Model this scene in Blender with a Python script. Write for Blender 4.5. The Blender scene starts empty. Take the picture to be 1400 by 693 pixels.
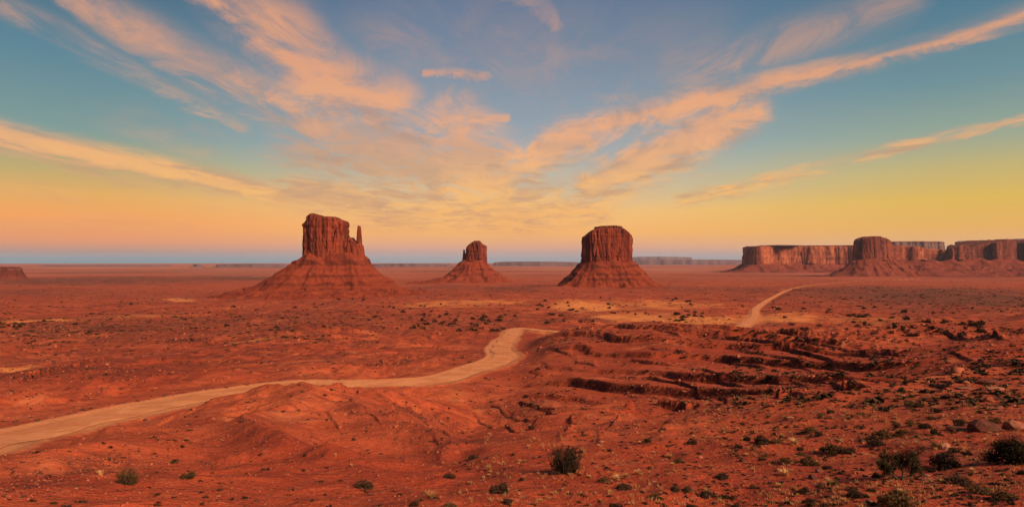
import bpy, bmesh, math, random
import numpy as np
from mathutils import Vector, Matrix

# ------------------------------------------------------------------ basics
SC = bpy.context.scene
COL = SC.collection
F = 912.0            # focal length in pixels of a 1400 px wide picture
HOR = 357.0          # picture row of the true horizon
CAMZ = 130.0         # camera height over the far valley floor, metres
rng = np.random.default_rng(7)
random.seed(7)

# camera: level, looking along +Y, lens shifted so the horizon sits low of centre
cam = bpy.data.cameras.new('camera')
cam.sensor_width = 36.0
cam.lens = 36.0 * F / 1400.0
cam.shift_y = (HOR - 346.5) / 1400.0
cam.clip_start = 0.5
cam.clip_end = 200000.0
cam_o = bpy.data.objects.new('camera', cam)
COL.objects.link(cam_o)
cam_o.location = (0, 0, CAMZ)
cam_o.rotation_euler = (math.radians(90), 0, 0)
SC.camera = cam_o

EXPO = 1.2
SUN_EL = math.radians(32.0)
SUN_AZ = math.radians(136.0)     # clockwise from +Y: behind the camera, a little to the right
SUN_STRENGTH = 2.95
SKY_STRENGTH = 0.003              # of the Nishita sky
SKY_GAIN = 0.92

SC.view_settings.view_transform = 'Standard'
SC.view_settings.look = 'None'
SC.view_settings.gamma = 1.0
SC.view_settings.exposure = EXPO
SC.view_settings.use_curve_mapping = False
SC.render.engine = 'CYCLES'
SC.cycles.use_denoising = True
SC.cycles.max_bounces = 5
SC.cycles.volume_bounces = 0
SC.cycles.transparent_max_bounces = 8


def lin(r, g, b):
    def c(v):
        v /= 255.0
        return v / 12.92 if v <= 0.04045 else ((v + 0.055) / 1.055) ** 2.4
    return (c(r), c(g), c(b), 1.0)


# ------------------------------------------------------------------ node helper
class NT:
    def __init__(self, tree):
        self.t = tree
        tree.nodes.clear()

    def new(self, typ, **kw):
        n = self.t.nodes.new(typ)
        for k, v in kw.items():
            setattr(n, k, v)
        return n

    def put(self, sock, v):
        if v is None:
            return
        if isinstance(v, bpy.types.NodeSocket):
            self.t.links.new(v, sock)
        else:
            sock.default_value = v

    def m(self, op, a, b=None, c=None, clamp=False):
        n = self.new('ShaderNodeMath', operation=op, use_clamp=clamp)
        self.put(n.inputs[0], a); self.put(n.inputs[1], b)
        if c is not None:
            self.put(n.inputs[2], c)
        return n.outputs[0]

    def vm(self, op, a, b=None, s=None):
        n = self.new('ShaderNodeVectorMath', operation=op)
        self.put(n.inputs[0], a); self.put(n.inputs[1], b)
        if s is not None:
            self.put(n.inputs['Scale'], s)
        return n.outputs['Value'] if op in ('DOT_PRODUCT', 'LENGTH', 'DISTANCE') else n.outputs['Vector']

    def xyz(self, x, y, z):
        n = self.new('ShaderNodeCombineXYZ')
        self.put(n.inputs[0], x); self.put(n.inputs[1], y); self.put(n.inputs[2], z)
        return n.outputs[0]

    def sep(self, v):
        n = self.new('ShaderNodeSeparateXYZ')
        self.put(n.inputs[0], v)
        return n.outputs

    def noise(self, vec, scale, detail=4.0, rough=0.55, dist=0.0, out='Fac'):
        n = self.new('ShaderNodeTexNoise')
        self.put(n.inputs['Vector'], vec); self.put(n.inputs['Scale'], scale)
        n.inputs['Detail'].default_value = detail
        n.inputs['Roughness'].default_value = rough
        n.inputs['Distortion'].default_value = dist
        return n.outputs[out]

    def ss(self, v, a, b, lo=0.0, hi=1.0):
        n = self.new('ShaderNodeMapRange', interpolation_type='SMOOTHSTEP')
        self.put(n.inputs['Value'], v)
        self.put(n.inputs['From Min'], a); self.put(n.inputs['From Max'], b)
        self.put(n.inputs['To Min'], lo); self.put(n.inputs['To Max'], hi)
        return n.outputs[0]

    def ramp(self, fac, stops):
        n = self.new('ShaderNodeValToRGB')
        self.put(n.inputs[0], fac)
        e = n.color_ramp.elements
        while len(e) < len(stops):
            e.new(0.5)
        for i, (p, c) in enumerate(stops):
            e[i].position = p
            e[i].color = c
        return n.outputs[0]

    def mix(self, f, a, b, mode='MIX'):
        n = self.new('ShaderNodeMix', data_type='RGBA', blend_type=mode)
        self.put(n.inputs['Factor'], f)
        self.put(n.inputs['A'], a) if False else self.put([s for s in n.inputs if s.name == 'A' and s.type == 'RGBA'][0], a)
        self.put([s for s in n.inputs if s.name == 'B' and s.type == 'RGBA'][0], b)
        return [s for s in n.outputs if s.type == 'RGBA'][0]

    def attr(self, name):
        n = self.new('ShaderNodeAttribute', attribute_name=name)
        return n.outputs['Fac']


# ------------------------------------------------------------------ world: dusk sky with cirrus
def px_dir(px, py):
    a = (px - 700) / F
    e = (HOR - py) / F
    return math.atan(a), math.atan(e / math.sqrt(1 + a * a))


def band_density(T, K, lst, px1):
    dens = None
    for pts, ws, st in lst:
        pp = [px_dir(*p) for p in pts]
        prof = None
        for i in range(len(pp) - 1):
            a = pp[i]; b = pp[i + 1]
            ba = (b[0] - a[0], b[1] - a[1], 0.0)
            ll = ba[0] ** 2 + ba[1] ** 2
            pa = T.vm('SUBTRACT', K, (a[0], a[1], 0.0))
            h = T.m('MAXIMUM', T.m('MINIMUM', T.m('MULTIPLY', T.vm('DOT_PRODUCT', pa, ba), 1.0 / ll), 1.0), 0.0)
            dist = T.vm('LENGTH', T.vm('SUBTRACT', pa, T.vm('SCALE', ba, s=h)))
            wdt = T.m('MULTIPLY_ADD', h, (ws[i + 1] - ws[i]) * px1, ws[i] * px1)
            q = T.m('DIVIDE', dist, wdt)
            prof = q if prof is None else T.m('MINIMUM', prof, q)
        one = T.ss(prof, 1.65, 0.0, 0.0, st)
        dens = one if dens is None else T.m('MAXIMUM', dens, one)
    return dens


def build_world():
    w = bpy.data.worlds.new('World')
    SC.world = w
    w.use_nodes = True
    T = NT(w.node_tree)
    tc = T.new('ShaderNodeTexCoord')
    d = T.vm('NORMALIZE', tc.outputs['Generated'])
    s = T.sep(d)
    el = T.m('ARCSINE', s[2])
    az = T.m('ARCTAN2', s[0], s[1])
    eld = T.m('MULTIPLY', el, 180 / math.pi)

    def ystops(lst):
        out = []
        for y, c in lst:
            e = max(0.0, math.degrees(math.atan((HOR - y) / F)))
            out.append((min(1, e / 60.0) ** 0.5, lin(*c)))
        out.append(((40 / 60.0) ** 0.5, lin(66, 98, 146)))
        out.append((1.0, lin(50, 76, 128)))
        return sorted(out)
    t = T.m('POWER', T.m('DIVIDE', T.m('MAXIMUM', eld, 0.0), 60.0, clamp=True), 0.5)
    centre = T.ramp(t, ystops([(357, (142, 150, 158)), (352, (158, 151, 156)), (346, (190, 154, 147)), (337, (226, 162, 128)),
                               (318, (253, 180, 94)), (290, (250, 192, 112)), (262, (214, 192, 152)), (235, (184, 186, 172)), (200, (154, 170, 178)),
                               (100, (124, 144, 162)), (0, (98, 120, 148))]))
    right = T.ramp(t, ystops([(357, (140, 150, 160)), (350, (176, 156, 150)), (338, (233, 172, 118)),
                              (318, (236, 176, 84)), (285, (228, 184, 74)), (250, (200, 180, 110)), (210, (152, 168, 146)),
                              (150, (110, 146, 152)), (60, (82, 124, 144)), (0, (72, 110, 134))]))
    left = T.ramp(t, ystops([(357, (96, 132, 146)), (353, (112, 133, 144)), (346, (172, 134, 124)), (334, (228, 142, 94)),
                             (308, (250, 156, 66)), (280, (234, 170, 72)), (245, (182, 168, 102)), (205, (126, 154, 146)),
                             (120, (92, 134, 148)), (0, (66, 98, 122))]))
    fr = T.ss(az, 0.08, 0.62)
    fl = T.ss(az, -0.08, -0.60)
    base = T.mix(fr, centre, right)
    base = T.mix(fl, base, left)

    # cloud-deck coordinates: direction projected on a horizontal layer
    zz = T.m('ADD', T.m('MAXIMUM', s[2], 0.0), 0.03)
    u = T.m('DIVIDE', s[0], zz)
    v = T.m('DIVIDE', s[1], zz)
    P = T.xyz(u, v, 0.0)
    Pst = T.xyz(T.m('MULTIPLY', u, 1.0), T.m('MULTIPLY', v, 0.42), 3.1)
    warp = T.noise(P, 1.3, 5.0, 0.6, 0.4)
    nf = T.noise(Pst, 3.0, 12.0, 0.70, 1.0)          # fibres
    nb = T.noise(Pst, 0.85, 6.0, 0.6, 0.8)          # broad
    nc = T.noise(T.vm('ADD', Pst, (7.3, 2.2, 1.0)), 2.0, 9.0, 0.66, 0.7)   # light and shade inside
    # warped angular coordinates for the bands
    wa = T.m('MULTIPLY', T.m('SUBTRACT', warp, 0.5), 0.06)
    wf = T.m('MULTIPLY', T.m('SUBTRACT', nf, 0.5), 0.045)
    ka = T.m('ADD', az, T.m('ADD', wa, wf))
    ke = T.m('ADD', el, T.m('ADD', T.m('MULTIPLY', wa, -0.35), T.m('MULTIPLY', wf, 0.6)))
    K = T.xyz(ka, ke, 0.0)
    px1 = 1 / F
    # bands: pixel polyline, half-widths (px), strength
    bands = [
        ([(100, -10), (210, 52), (320, 112), (440, 172)], [16, 26, 30, 26], 0.95),
        ([(290, -20), (395, 55), (432, 110), (530, 150)], [28, 46, 48, 48], 1.1),
        ([(-60, 168), (120, 212), (250, 238), (390, 268)], [15, 16, 16, 12], 1.35),
        ([(440, 180), (560, 215), (680, 250)], [62, 70, 60], 1.2),
        ([(400, 255), (480, 272), (600, 285)], [24, 34, 40], 1.05),
        ([(620, 175), (650, 230), (700, 290)], [50, 60, 54], 1.2),
        ([(520, 300), (640, 290), (820, 288)], [18, 28, 22], 1.05),
        ([(1480, -8), (1290, 52), (1120, 98), (960, 138)], [9, 11, 13, 19], 1.25),
        ([(960, 138), (850, 168), (770, 196), (690, 245)], [19, 24, 32, 40], 1.2),
        ([(1034, 152), (950, 185), (880, 218), (810, 256)], [20, 36, 38, 30], 1.25),
        ([(1430, 158), (1240, 200), (1090, 238), (930, 274)], [6, 8, 9, 9], 0.9),
        ([(1250, -6), (1120, 45), (980, 88), (920, 130)], [20, 26, 26, 22], 0.46),
        ([(520, 240), (560, 236), (600, 222)], [13, 15, 10], 1.25),
        ([(440, 108), (470, 126), (540, 140)], [20, 22, 16], 1.25),
        ([(600, 262), (680, 268), (760, 262)], [13, 16, 12], 1.15),
        ([(540, 300), (600, 297), (650, 296)], [9, 11, 9], 1.15),
        ([(660, 300), (740, 296), (820, 284)], [9, 12, 9], 1.1),
        ([(640, 186), (680, 196), (720, 216)], [12, 14, 12], 1.15),
        ([(455, 168), (520, 182), (560, 196)], [11, 13, 11], 1.05),
        ([(620, 154), (660, 156), (690, 158)], [4, 5, 4], 0.9),
        ([(588, 101), (625, 103), (662, 104)], [5, 9, 6], 1.0),
        ([(700, -10), (740, 8), (760, 30)], [14, 16, 12], 0.85),
        ([(0, 0), (90, 45), (190, 98), (330, 175)], [10, 14, 12, 10], 0.45),
        ([(790, 130), (850, 134), (900, 128)], [6, 8, 5], 0.35),
        ([(540, 40), (760, 70), (960, 60)], [60, 84, 50], 0.30),
        ([(1040, 132), (1010, 150)], [8, 6], 0.7),
        ([(140, 252), (190, 253)], [3, 3], 0.55),
        ([(0, 262), (60, 258), (120, 270)], [8, 10, 8], 0.35),
        ([(0, 308), (120, 302), (260, 312)], [9, 12, 8], 0.38),
    ]
    greys = [
        ([(400, 205), (480, 215), (580, 235)], [34, 40, 34], 1.0),
        ([(385, 262), (460, 272), (520, 282)], [14, 18, 14], 1.0),
        ([(620, 205), (680, 212)], [26, 22], 0.8),
        ([(-60, 190), (120, 232), (250, 256)], [8, 9, 8], 1.0),
        ([(520, 305), (580, 308)], [9, 8], 0.8),
        ([(450, 150), (560, 170)], [16, 16], 0.6),
        ([(800, 225), (760, 250)], [12, 14], 0.7),
    ]

    def strips(lst):
        return band_density(T, K, lst, px1)
    grey = strips(greys)
    dens = strips(bands)
    dens = T.m('MAXIMUM', dens, T.m('MULTIPLY', grey, 0.62))
    # overall cirrus on the whole dome, thin
    gen = T.m('MULTIPLY', T.ss(nb, 0.52, 0.74), 0.30)
    fade = T.ss(eld, 1.6, 6.0)
    gen = T.m('MULTIPLY', gen, T.m('MULTIPLY', fade, T.m('SUBTRACT', 1.0, T.m('MULTIPLY', T.ss(T.m('ABSOLUTE', az), 0.45, 0.65), 0.8))))
    tex = T.ss(nf, 0.34, 0.60, T.ss(dens, 0.85, 1.3, 0.26, 0.55), 1.0)
    tex2 = T.m('MULTIPLY_ADD', T.ss(nb, 0.30, 0.58), 0.22, 0.78)
    dd = T.m('MULTIPLY', dens, T.m('MULTIPLY', tex, tex2))
    dd = T.m('MULTIPLY', T.m('MAXIMUM', dd, gen), T.ss(eld, 0.8, 3.2))
    dd = T.m('MINIMUM', T.m('MULTIPLY', dd, 1.02), 0.86)
    lit = T.ramp(T.m('DIVIDE', eld, 24.0, clamp=True), [(0.0, lin(238, 158, 90)), (0.22, lin(254, 186, 96)), (0.42, lin(254, 178, 116)),
                                                       (0.65, lin(244, 168, 116)), (1.0, lin(226, 162, 124))])
    shade = T.ramp(T.m('DIVIDE', eld, 24.0, clamp=True), [(0.0, lin(212, 142, 96)), (0.3, lin(196, 150, 112)), (0.55, lin(174, 144, 132)),
                                                         (1.0, lin(140, 138, 152))])
    lf = T.m('MULTIPLY', T.ss(nc, 0.38, 0.60, T.ss(dens, 1.0, 1.3, 0.12, 0.75), 1.0), T.ss(dd, 0.05, 0.40, 0.4, 1.0))
    lf = T.m('MULTIPLY', lf, T.m('SUBTRACT', 1.0, T.m('MULTIPLY', T.m('MINIMUM', grey, 1.0), 0.7)))
    ccol = T.mix(lf, shade, lit)
    sky_col = T.mix(dd, base, ccol)

    nish = T.new('ShaderNodeTexSky', sky_type='NISHITA')
    nish.sun_disc = False
    nish.sun_elevation = SUN_EL
    nish.sun_rotation = SUN_AZ
    nish.altitude = 1600
    nish.dust_density = 2.0
    b1 = T.new('ShaderNodeBackground')
    T.put(b1.inputs[0], nish.outputs[0]); b1.inputs[1].default_value = SKY_STRENGTH
    b2 = T.new('ShaderNodeBackground')
    T.put(b2.inputs[0], sky_col); b2.inputs[1].default_value = SKY_GAIN / (2 ** EXPO)
    add = T.new('ShaderNodeAddShader')
    T.t.links.new(b1.outputs[0], add.inputs[0]); T.t.links.new(b2.outputs[0], add.inputs[1])
    out = T.new('ShaderNodeOutputWorld')
    T.t.links.new(add.outputs[0], out.inputs[0])
    w.cycles.sampling_method = 'MANUAL'
    w.cycles.sample_map_resolution = 512


build_world()

sun = bpy.data.lights.new('sun', 'SUN')
sun.energy = SUN_STRENGTH
sun.angle = math.radians(24.0)
sun.color = (1.0, 0.74, 0.50)
sun_o = bpy.data.objects.new('sun', sun)
COL.objects.link(sun_o)
sdir = Vector((math.sin(SUN_AZ) * math.cos(SUN_EL), math.cos(SUN_AZ) * math.cos(SUN_EL), math.sin(SUN_EL)))
sun_o.rotation_euler = sdir.to_track_quat('Z', 'Y').to_euler()
sun_o.location = sdir * 50 + Vector((0, 0, CAMZ + 60))


# ------------------------------------------------------------------ numpy noise
_perm = rng.permutation(1024)
_g2 = np.stack([np.cos(np.linspace(0, 2 * np.pi, 256, endpoint=False)), np.sin(np.linspace(0, 2 * np.pi, 256, endpoint=False))], 1)
_g3 = rng.normal(size=(256, 3)); _g3 /= np.linalg.norm(_g3, axis=1)[:, None]


def perlin2(x, y, seed=0):
    xi = np.floor(x).astype(np.int64); yi = np.floor(y).astype(np.int64)
    xf = x - xi; yf = y - yi
    u = xf * xf * xf * (xf * (xf * 6 - 15) + 10); v = yf * yf * yf * (yf * (yf * 6 - 15) + 10)

    def g(i, j):
        h = _perm[(_perm[(xi + i + seed * 37) & 1023] + yi + j) & 1023] & 255
        gr = _g2[h]
        return gr[..., 0] * (xf - i) + gr[..., 1] * (yf - j)
    a = g(0, 0); b = g(1, 0); c = g(0, 1); d = g(1, 1)
    return ((a + u * (b - a)) * (1 - v) + (c + u * (d - c)) * v) * 1.5


def perlin3(x, y, z, seed=0):
    xi = np.floor(x).astype(np.int64); yi = np.floor(y).astype(np.int64); zi = np.floor(z).astype(np.int64)
    xf = x - xi; yf = y - yi; zf = z - zi
    f = lambda t: t * t * t * (t * (t * 6 - 15) + 10)
    u, v, w = f(xf), f(yf), f(zf)

    def g(i, j, k):
        h = _perm[(_perm[(_perm[(xi + i + seed * 37) & 1023] + yi + j) & 1023] + zi + k) & 1023] & 255
        gr = _g3[h]
        return gr[..., 0] * (xf - i) + gr[..., 1] * (yf - j) + gr[..., 2] * (zf - k)
    def lx(j, k):
        a = g(0, j, k); return a + u * (g(1, j, k) - a)
    y0 = lx(0, 0); y0 = y0 + v * (lx(1, 0) - y0)
    y1 = lx(0, 1); y1 = y1 + v * (lx(1, 1) - y1)
    return (y0 + w * (y1 - y0)) * 1.5


def sstep(a, b, x):
    t = np.clip((x - a) / (b - a), 0, 1)
    return t * t * (3 - 2 * t)


# ------------------------------------------------------------------ mesh helpers
def mesh_from(name, verts, faces, smooth=False):
    """verts (n,3) array; faces (m,3|4) array"""
    me = bpy.data.meshes.new(name)
    verts = np.asarray(verts, dtype=np.float32); faces = np.asarray(faces, dtype=np.int32)
    k = faces.shape[1]
    me.vertices.add(len(verts)); me.vertices.foreach_set('co', verts.ravel())
    me.loops.add(faces.size); me.loops.foreach_set('vertex_index', faces.ravel())
    me.polygons.add(len(faces))
    me.polygons.foreach_set('loop_start', np.arange(0, faces.size, k, dtype=np.int32))
    me.polygons.foreach_set('loop_total', np.full(len(faces), k, dtype=np.int32))
    if smooth:
        me.polygons.foreach_set('use_smooth', np.ones(len(faces), dtype=bool))
    me.update(calc_edges=True)
    return me


def link(name, me, mat=None, parent=None, loc=(0, 0, 0)):
    o = bpy.data.objects.new(name, me)
    COL.objects.link(o)
    if mat is not None and me is not None and not me.materials:
        me.materials.append(mat)
    o.location = loc
    if parent is not None:
        o.parent = parent
    return o


def empty(name, loc=(0, 0, 0)):
    o = bpy.data.objects.new(name, None)
    COL.objects.link(o)
    o.location = loc
    o.empty_display_size = 0.2
    return o


def tag(o, label, cat, group=None):
    o['label'] = label
    o['category'] = cat
    if group:
        o['group'] = group
    return o


def grid_faces(nr, nc, wrap=False):
    i = np.arange(nr - 1)[:, None]
    j = np.arange(nc if wrap else nc - 1)[None, :]
    j2 = (j + 1) % nc
    a = i * nc + j; b = i * nc + j2; c = (i + 1) * nc + j2; d = (i + 1) * nc + j
    return np.stack([a, b, c, d], -1).reshape(-1, 4)


# ------------------------------------------------------------------ materials
def new_mat(name):
    m = bpy.data.materials.new(name)
    m.use_nodes = True
    return m, NT(m.node_tree)


def finish(T, color, rough=0.95, bump=None, bump_dist=0.1, bump_str=0.6, spec=0.08):
    b = T.new('ShaderNodeBsdfPrincipled')
    T.put(b.inputs['Base Color'], color)
    T.put(b.inputs['Roughness'], rough)
    b.inputs['Specular IOR Level'].default_value = spec
    if bump is not None:
        n = T.new('ShaderNodeBump')
        n.inputs['Strength'].default_value = bump_str
        n.inputs['Distance'].default_value = bump_dist
        T.put(n.inputs['Height'], bump)
        T.t.links.new(n.outputs[0], b.inputs['Normal'])
    o = T.new('ShaderNodeOutputMaterial')
    T.t.links.new(b.outputs[0], o.inputs[0])


SOIL_A = (0.38, 0.055, 0.019, 1)
SOIL_B = (0.50, 0.098, 0.034, 1)
SOIL_C = (0.22, 0.030, 0.013, 1)


def mat_ground():
    m, T = new_mat('red_desert_soil')
    geo = T.new('ShaderNodeNewGeometry')
    P = geo.outputs['Position']
    nz = T.sep(geo.outputs['Normal'])[2]
    n60 = T.noise(P, 1 / 60, 5, 0.6)
    n9 = T.noise(P, 1 / 7, 6, 0.62)
    n1 = T.noise(P, 1.1, 5, 0.6)
    n02 = T.noise(P, 7.0, 3, 0.6)
    c = T.mix(T.ss(n60, 0.36, 0.64), SOIL_A, SOIL_B)
    c = T.mix(T.m('MULTIPLY', T.ss(n9, 0.46, 0.66), 0.7), c, SOIL_C)
    c = T.mix(T.m('MULTIPLY', T.m('MULTIPLY', T.ss(T.noise(P, 1 / 3.4, 6, 0.72), 0.48, 0.60), T.m('ADD', 0.45, T.m('MULTIPLY', T.attr('midland'), 0.55))), 0.85), c, (0.135, 0.026, 0.014, 1))
    c = T.mix(T.m('MULTIPLY', T.attr('midland'), T.ss(T.noise(P, 1 / 24.0, 6, 0.68), 0.44, 0.58, 0.0, 0.9)), c, (0.15, 0.029, 0.015, 1))
    c = T.mix(T.m('MULTIPLY', T.attr('deep'), 0.75), c, (0.27, 0.036, 0.014, 1))
    c = T.mix(T.m('MULTIPLY', T.ss(n1, 0.55, 0.78), 0.55), c, (0.50, 0.14, 0.062, 1))
    c = T.mix(T.m('MULTIPLY', T.ss(n02, 0.56, 0.74), 0.42), c, (0.20, 0.036, 0.018, 1))
    c = T.mix(T.m('MULTIPLY', T.ss(n02, 0.42, 0.28), 0.35), c, (0.56, 0.18, 0.085, 1))
    riv = T.m('MINIMUM', T.m('ABSOLUTE', T.m('SUBTRACT', T.noise(P, 1 / 9.0, 4, 0.55, 0.6), 0.5)), T.m('ABSOLUTE', T.m('SUBTRACT', T.noise(P, 1 / 2.2, 4, 0.6, 0.5), 0.5)))
    c = T.mix(T.ss(riv, 0.022, 0.0, 0.0, 0.5), c, (0.17, 0.030, 0.015, 1))
    pat = T.noise(P, 1 / 17.0, 6, 0.7, 0.8)
    c = T.mix(T.ss(pat, 0.56, 0.68, 0.0, 0.6), c, (0.54, 0.150, 0.058, 1))
    # weathered ledge rock on steep faces, with their shade painted in
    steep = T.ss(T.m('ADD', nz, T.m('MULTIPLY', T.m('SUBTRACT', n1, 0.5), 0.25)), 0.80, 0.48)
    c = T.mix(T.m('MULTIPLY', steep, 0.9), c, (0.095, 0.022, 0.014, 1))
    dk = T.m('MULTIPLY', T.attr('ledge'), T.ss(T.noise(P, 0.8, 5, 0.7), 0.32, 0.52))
    c = T.mix(T.m('MULTIPLY', dk, 0.9), c, (0.10, 0.024, 0.014, 1))  # fallen dark rock, plus shade painted along the ledge feet
    # sand sheets
    sand = T.ss(T.m('ADD', T.attr('sand'), T.m('MULTIPLY', T.m('SUBTRACT', n9, 0.5), 0.5)), 0.25, 0.75)
    c = T.mix(T.m('MULTIPLY', sand, 0.85), c, T.mix(n9, (0.54, 0.150, 0.040, 1), (0.66, 0.235, 0.065, 1)))
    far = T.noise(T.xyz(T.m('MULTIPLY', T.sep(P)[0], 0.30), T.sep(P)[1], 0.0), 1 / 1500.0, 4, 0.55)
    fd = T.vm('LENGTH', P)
    c = T.mix(T.m('MULTIPLY', T.ss(fd, 3000.0, 9000.0), T.ss(far, 0.40, 0.58, 0.05, 0.75)), c, (0.44, 0.150, 0.085, 1))  # haze fade towards the horizon, painted into the soil as a paler tone
    # scrub cover tint of the far plain (plants too small to see one by one)
    sc1 = T.noise(P, 1 / 5.0, 4, 0.7)
    scr = T.m('MULTIPLY', T.attr('scrub'), T.ss(sc1, 0.26, 0.52))
    c = T.mix(T.m('MULTIPLY', scr, 0.9), c, (0.080, 0.034, 0.021, 1))
    # graded dirt road
    rd = T.ss(T.m('ADD', T.attr('road'), T.m('ADD', T.m('MULTIPLY', T.m('SUBTRACT', n1, 0.5), 0.5), T.m('MULTIPLY', T.m('SUBTRACT', n9, 0.5), 0.7))), 0.22, 0.78)
    rc = T.mix(T.ss(n1, 0.3, 0.7), (0.52, 0.185, 0.070, 1), (0.62, 0.245, 0.098, 1))
    rc = T.mix(T.m('MULTIPLY', T.ss(n9, 0.5, 0.7), 0.4), rc, (0.47, 0.175, 0.08, 1))
    rc = T.mix(T.m('MULTIPLY', T.attr('rut'), T.ss(n1, 0.25, 0.6, 0.15, 0.55)), rc, (0.36, 0.11, 0.042, 1))
    c = T.mix(T.m('MULTIPLY', rd, 0.93), c, rc)
    peb = T.noise(P, 3.2, 3, 0.75)
    c = T.mix(T.m('MULTIPLY', T.ss(peb, 0.60, 0.68), 0.6), c, (0.10, 0.026, 0.015, 1))
    h = T.m('ADD', T.m('MULTIPLY', n1, 0.6), T.m('ADD', T.m('MULTIPLY', n02, 0.22), T.m('ADD', T.m('MULTIPLY', peb, 0.3), T.m('MULTIPLY', n9, 1.6))))
    finish(T, c, 0.96, h, 0.4, 0.75)
    return m


def mat_rock(name, light, mid, dark, zscale=1.0, streak=0.75, zst=0.20):
    m, T = new_mat(name)
    geo = T.new('ShaderNodeNewGeometry')
    P = geo.outputs['Position']
    s = T.sep(P)
    Ps = T.xyz(s[0], s[1], T.m('MULTIPLY', s[2], zst))
    n1 = T.noise(Ps, 1 / (12.0 * zscale), 7, 0.68, 0.9)
    n2 = T.noise(Ps, 1 / (34.0 * zscale), 5, 0.62, 0.6)
    n3 = T.noise(P, 1 / (5.0 * zscale), 5, 0.7)
    band = T.noise(T.xyz(T.m('MULTIPLY', s[0], 0.02), T.m('MULTIPLY', s[1], 0.02), s[2]), 1 / (7.0 * zscale), 3, 0.6)
    c = T.mix(T.ss(n2, 0.42, 0.62), mid, light)
    c = T.mix(T.m('MULTIPLY', T.ss(n1, 0.50, 0.60), streak), c, dark)
    c = T.mix(T.m('MULTIPLY', T.ss(band, 0.52, 0.70), 0.45), c, mid)
    c = T.mix(T.m('MULTIPLY', T.ss(n3, 0.55, 0.75), 0.5), c, dark)
    h = T.m('ADD', T.m('MULTIPLY', n1, 3.0), T.m('ADD', T.m('MULTIPLY', n3, 1.5), T.m('MULTIPLY', band, 1.2)))
    finish(T, c, 0.95, h, zscale * 0.9, 0.8)
    return m


def mat_talus(name, a, b, dark):
    m, T = new_mat(name)
    geo = T.new('ShaderNodeNewGeometry')
    P = geo.outputs['Position']
    s = T.sep(P)
    nz = T.sep(geo.outputs['Normal'])[2]
    n1 = T.noise(P, 1 / 14.0, 6, 0.68)
    n2 = T.noise(P, 1 / 3.5, 4, 0.7)
    band = T.noise(T.xyz(T.m('MULTIPLY', s[0], 0.015), T.m('MULTIPLY', s[1], 0.015), s[2]), 1 / 6.0, 3, 0.6)
    c = T.mix(T.ss(n1, 0.35, 0.65), a, b)
    c = T.mix(T.m('MULTIPLY', T.ss(T.m('ADD', band, T.m('MULTIPLY', T.m('SUBTRACT', n1, 0.5), 0.5)), 0.52, 0.72), 0.5), c, dark)
    c = T.mix(T.m('MULTIPLY', T.ss(n2, 0.56, 0.72), 0.65), c, dark)
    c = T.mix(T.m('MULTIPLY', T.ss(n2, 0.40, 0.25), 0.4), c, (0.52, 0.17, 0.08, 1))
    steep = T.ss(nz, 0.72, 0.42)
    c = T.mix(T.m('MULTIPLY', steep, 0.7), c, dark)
    h = T.m('ADD', T.m('MULTIPLY', n1, 3.0), T.m('MULTIPLY', n2, 1.2))
    finish(T, c, 0.95, h, 1.0, 0.8)
    return m


def mat_leaf(name, a, b, scale=3.0):
    m, T = new_mat(name)
    geo = T.new('ShaderNodeNewGeometry')
    oi = T.new('ShaderNodeObjectInfo')
    n = T.noise(geo.outputs['Position'], scale, 2, 0.5)
    f = T.m('ADD', T.m('MULTIPLY', n, 0.6), T.m('MULTIPLY', oi.outputs['Random'], 0.4))
    c = T.mix(T.ss(f, 0.3, 0.7), a, b)
    finish(T, c, 0.9)
    return m


def mat_stone(name, a, b, scale=5.0):
    m, T = new_mat(name)
    geo = T.new('ShaderNodeNewGeometry')
    oi = T.new('ShaderNodeObjectInfo')
    P = geo.outputs['Position']
    n = T.noise(P, scale, 6, 0.65)
    n2 = T.noise(P, scale * 5, 4, 0.7)
    c = T.mix(T.ss(T.m('ADD', n, T.m('MULTIPLY', T.m('SUBTRACT', oi.outputs['Random'], 0.5), 0.3)), 0.35, 0.65), a, b)
    c = T.mix(T.m('MULTIPLY', T.ss(n2, 0.5, 0.7), 0.4), c, (0.09, 0.03, 0.02, 1))
    finish(T, c, 0.92, T.m('ADD', n, T.m('MULTIPLY', n2, 0.3)), 0.06, 0.7)
    return m


M_GROUND = mat_ground()
M_CLIFF = mat_rock('red_sandstone_cliff', (0.225, 0.042, 0.020, 1), (0.125, 0.023, 0.013, 1), (0.034, 0.010, 0.008, 1))
M_CAP = mat_rock('dark_caprock', (0.16, 0.036, 0.020, 1), (0.11, 0.026, 0.016, 1), (0.060, 0.016, 0.012, 1))
M_MESA = mat_rock('mesa_cliff', (0.34, 0.092, 0.042, 1), (0.20, 0.045, 0.025, 1), (0.085, 0.024, 0.018, 1), 5.5, 0.7, 0.5)
M_MESAD = mat_rock('dark_mesa_cliff', (0.20, 0.050, 0.030, 1), (0.12, 0.030, 0.020, 1), (0.042, 0.014, 0.012, 1), 4.0, 0.8, 0.4)
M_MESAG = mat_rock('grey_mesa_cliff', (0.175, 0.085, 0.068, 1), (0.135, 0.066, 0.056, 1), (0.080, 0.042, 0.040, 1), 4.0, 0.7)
M_FARM = mat_rock('far_mesa_cliff', (0.150, 0.082, 0.086, 1), (0.130, 0.070, 0.076, 1), (0.110, 0.060, 0.066, 1), 8.0, 0.4)  # bluish mauve tint paints extra distance haze into the rock colour
M_TALUS = mat_talus('red_talus', (0.165, 0.026, 0.012, 1), (0.225, 0.041, 0.018, 1), (0.055, 0.013, 0.009, 1))
M_TALUSD = mat_talus('dark_talus', (0.150, 0.029, 0.017, 1), (0.20, 0.042, 0.022, 1), (0.060, 0.016, 0.012, 1))
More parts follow.
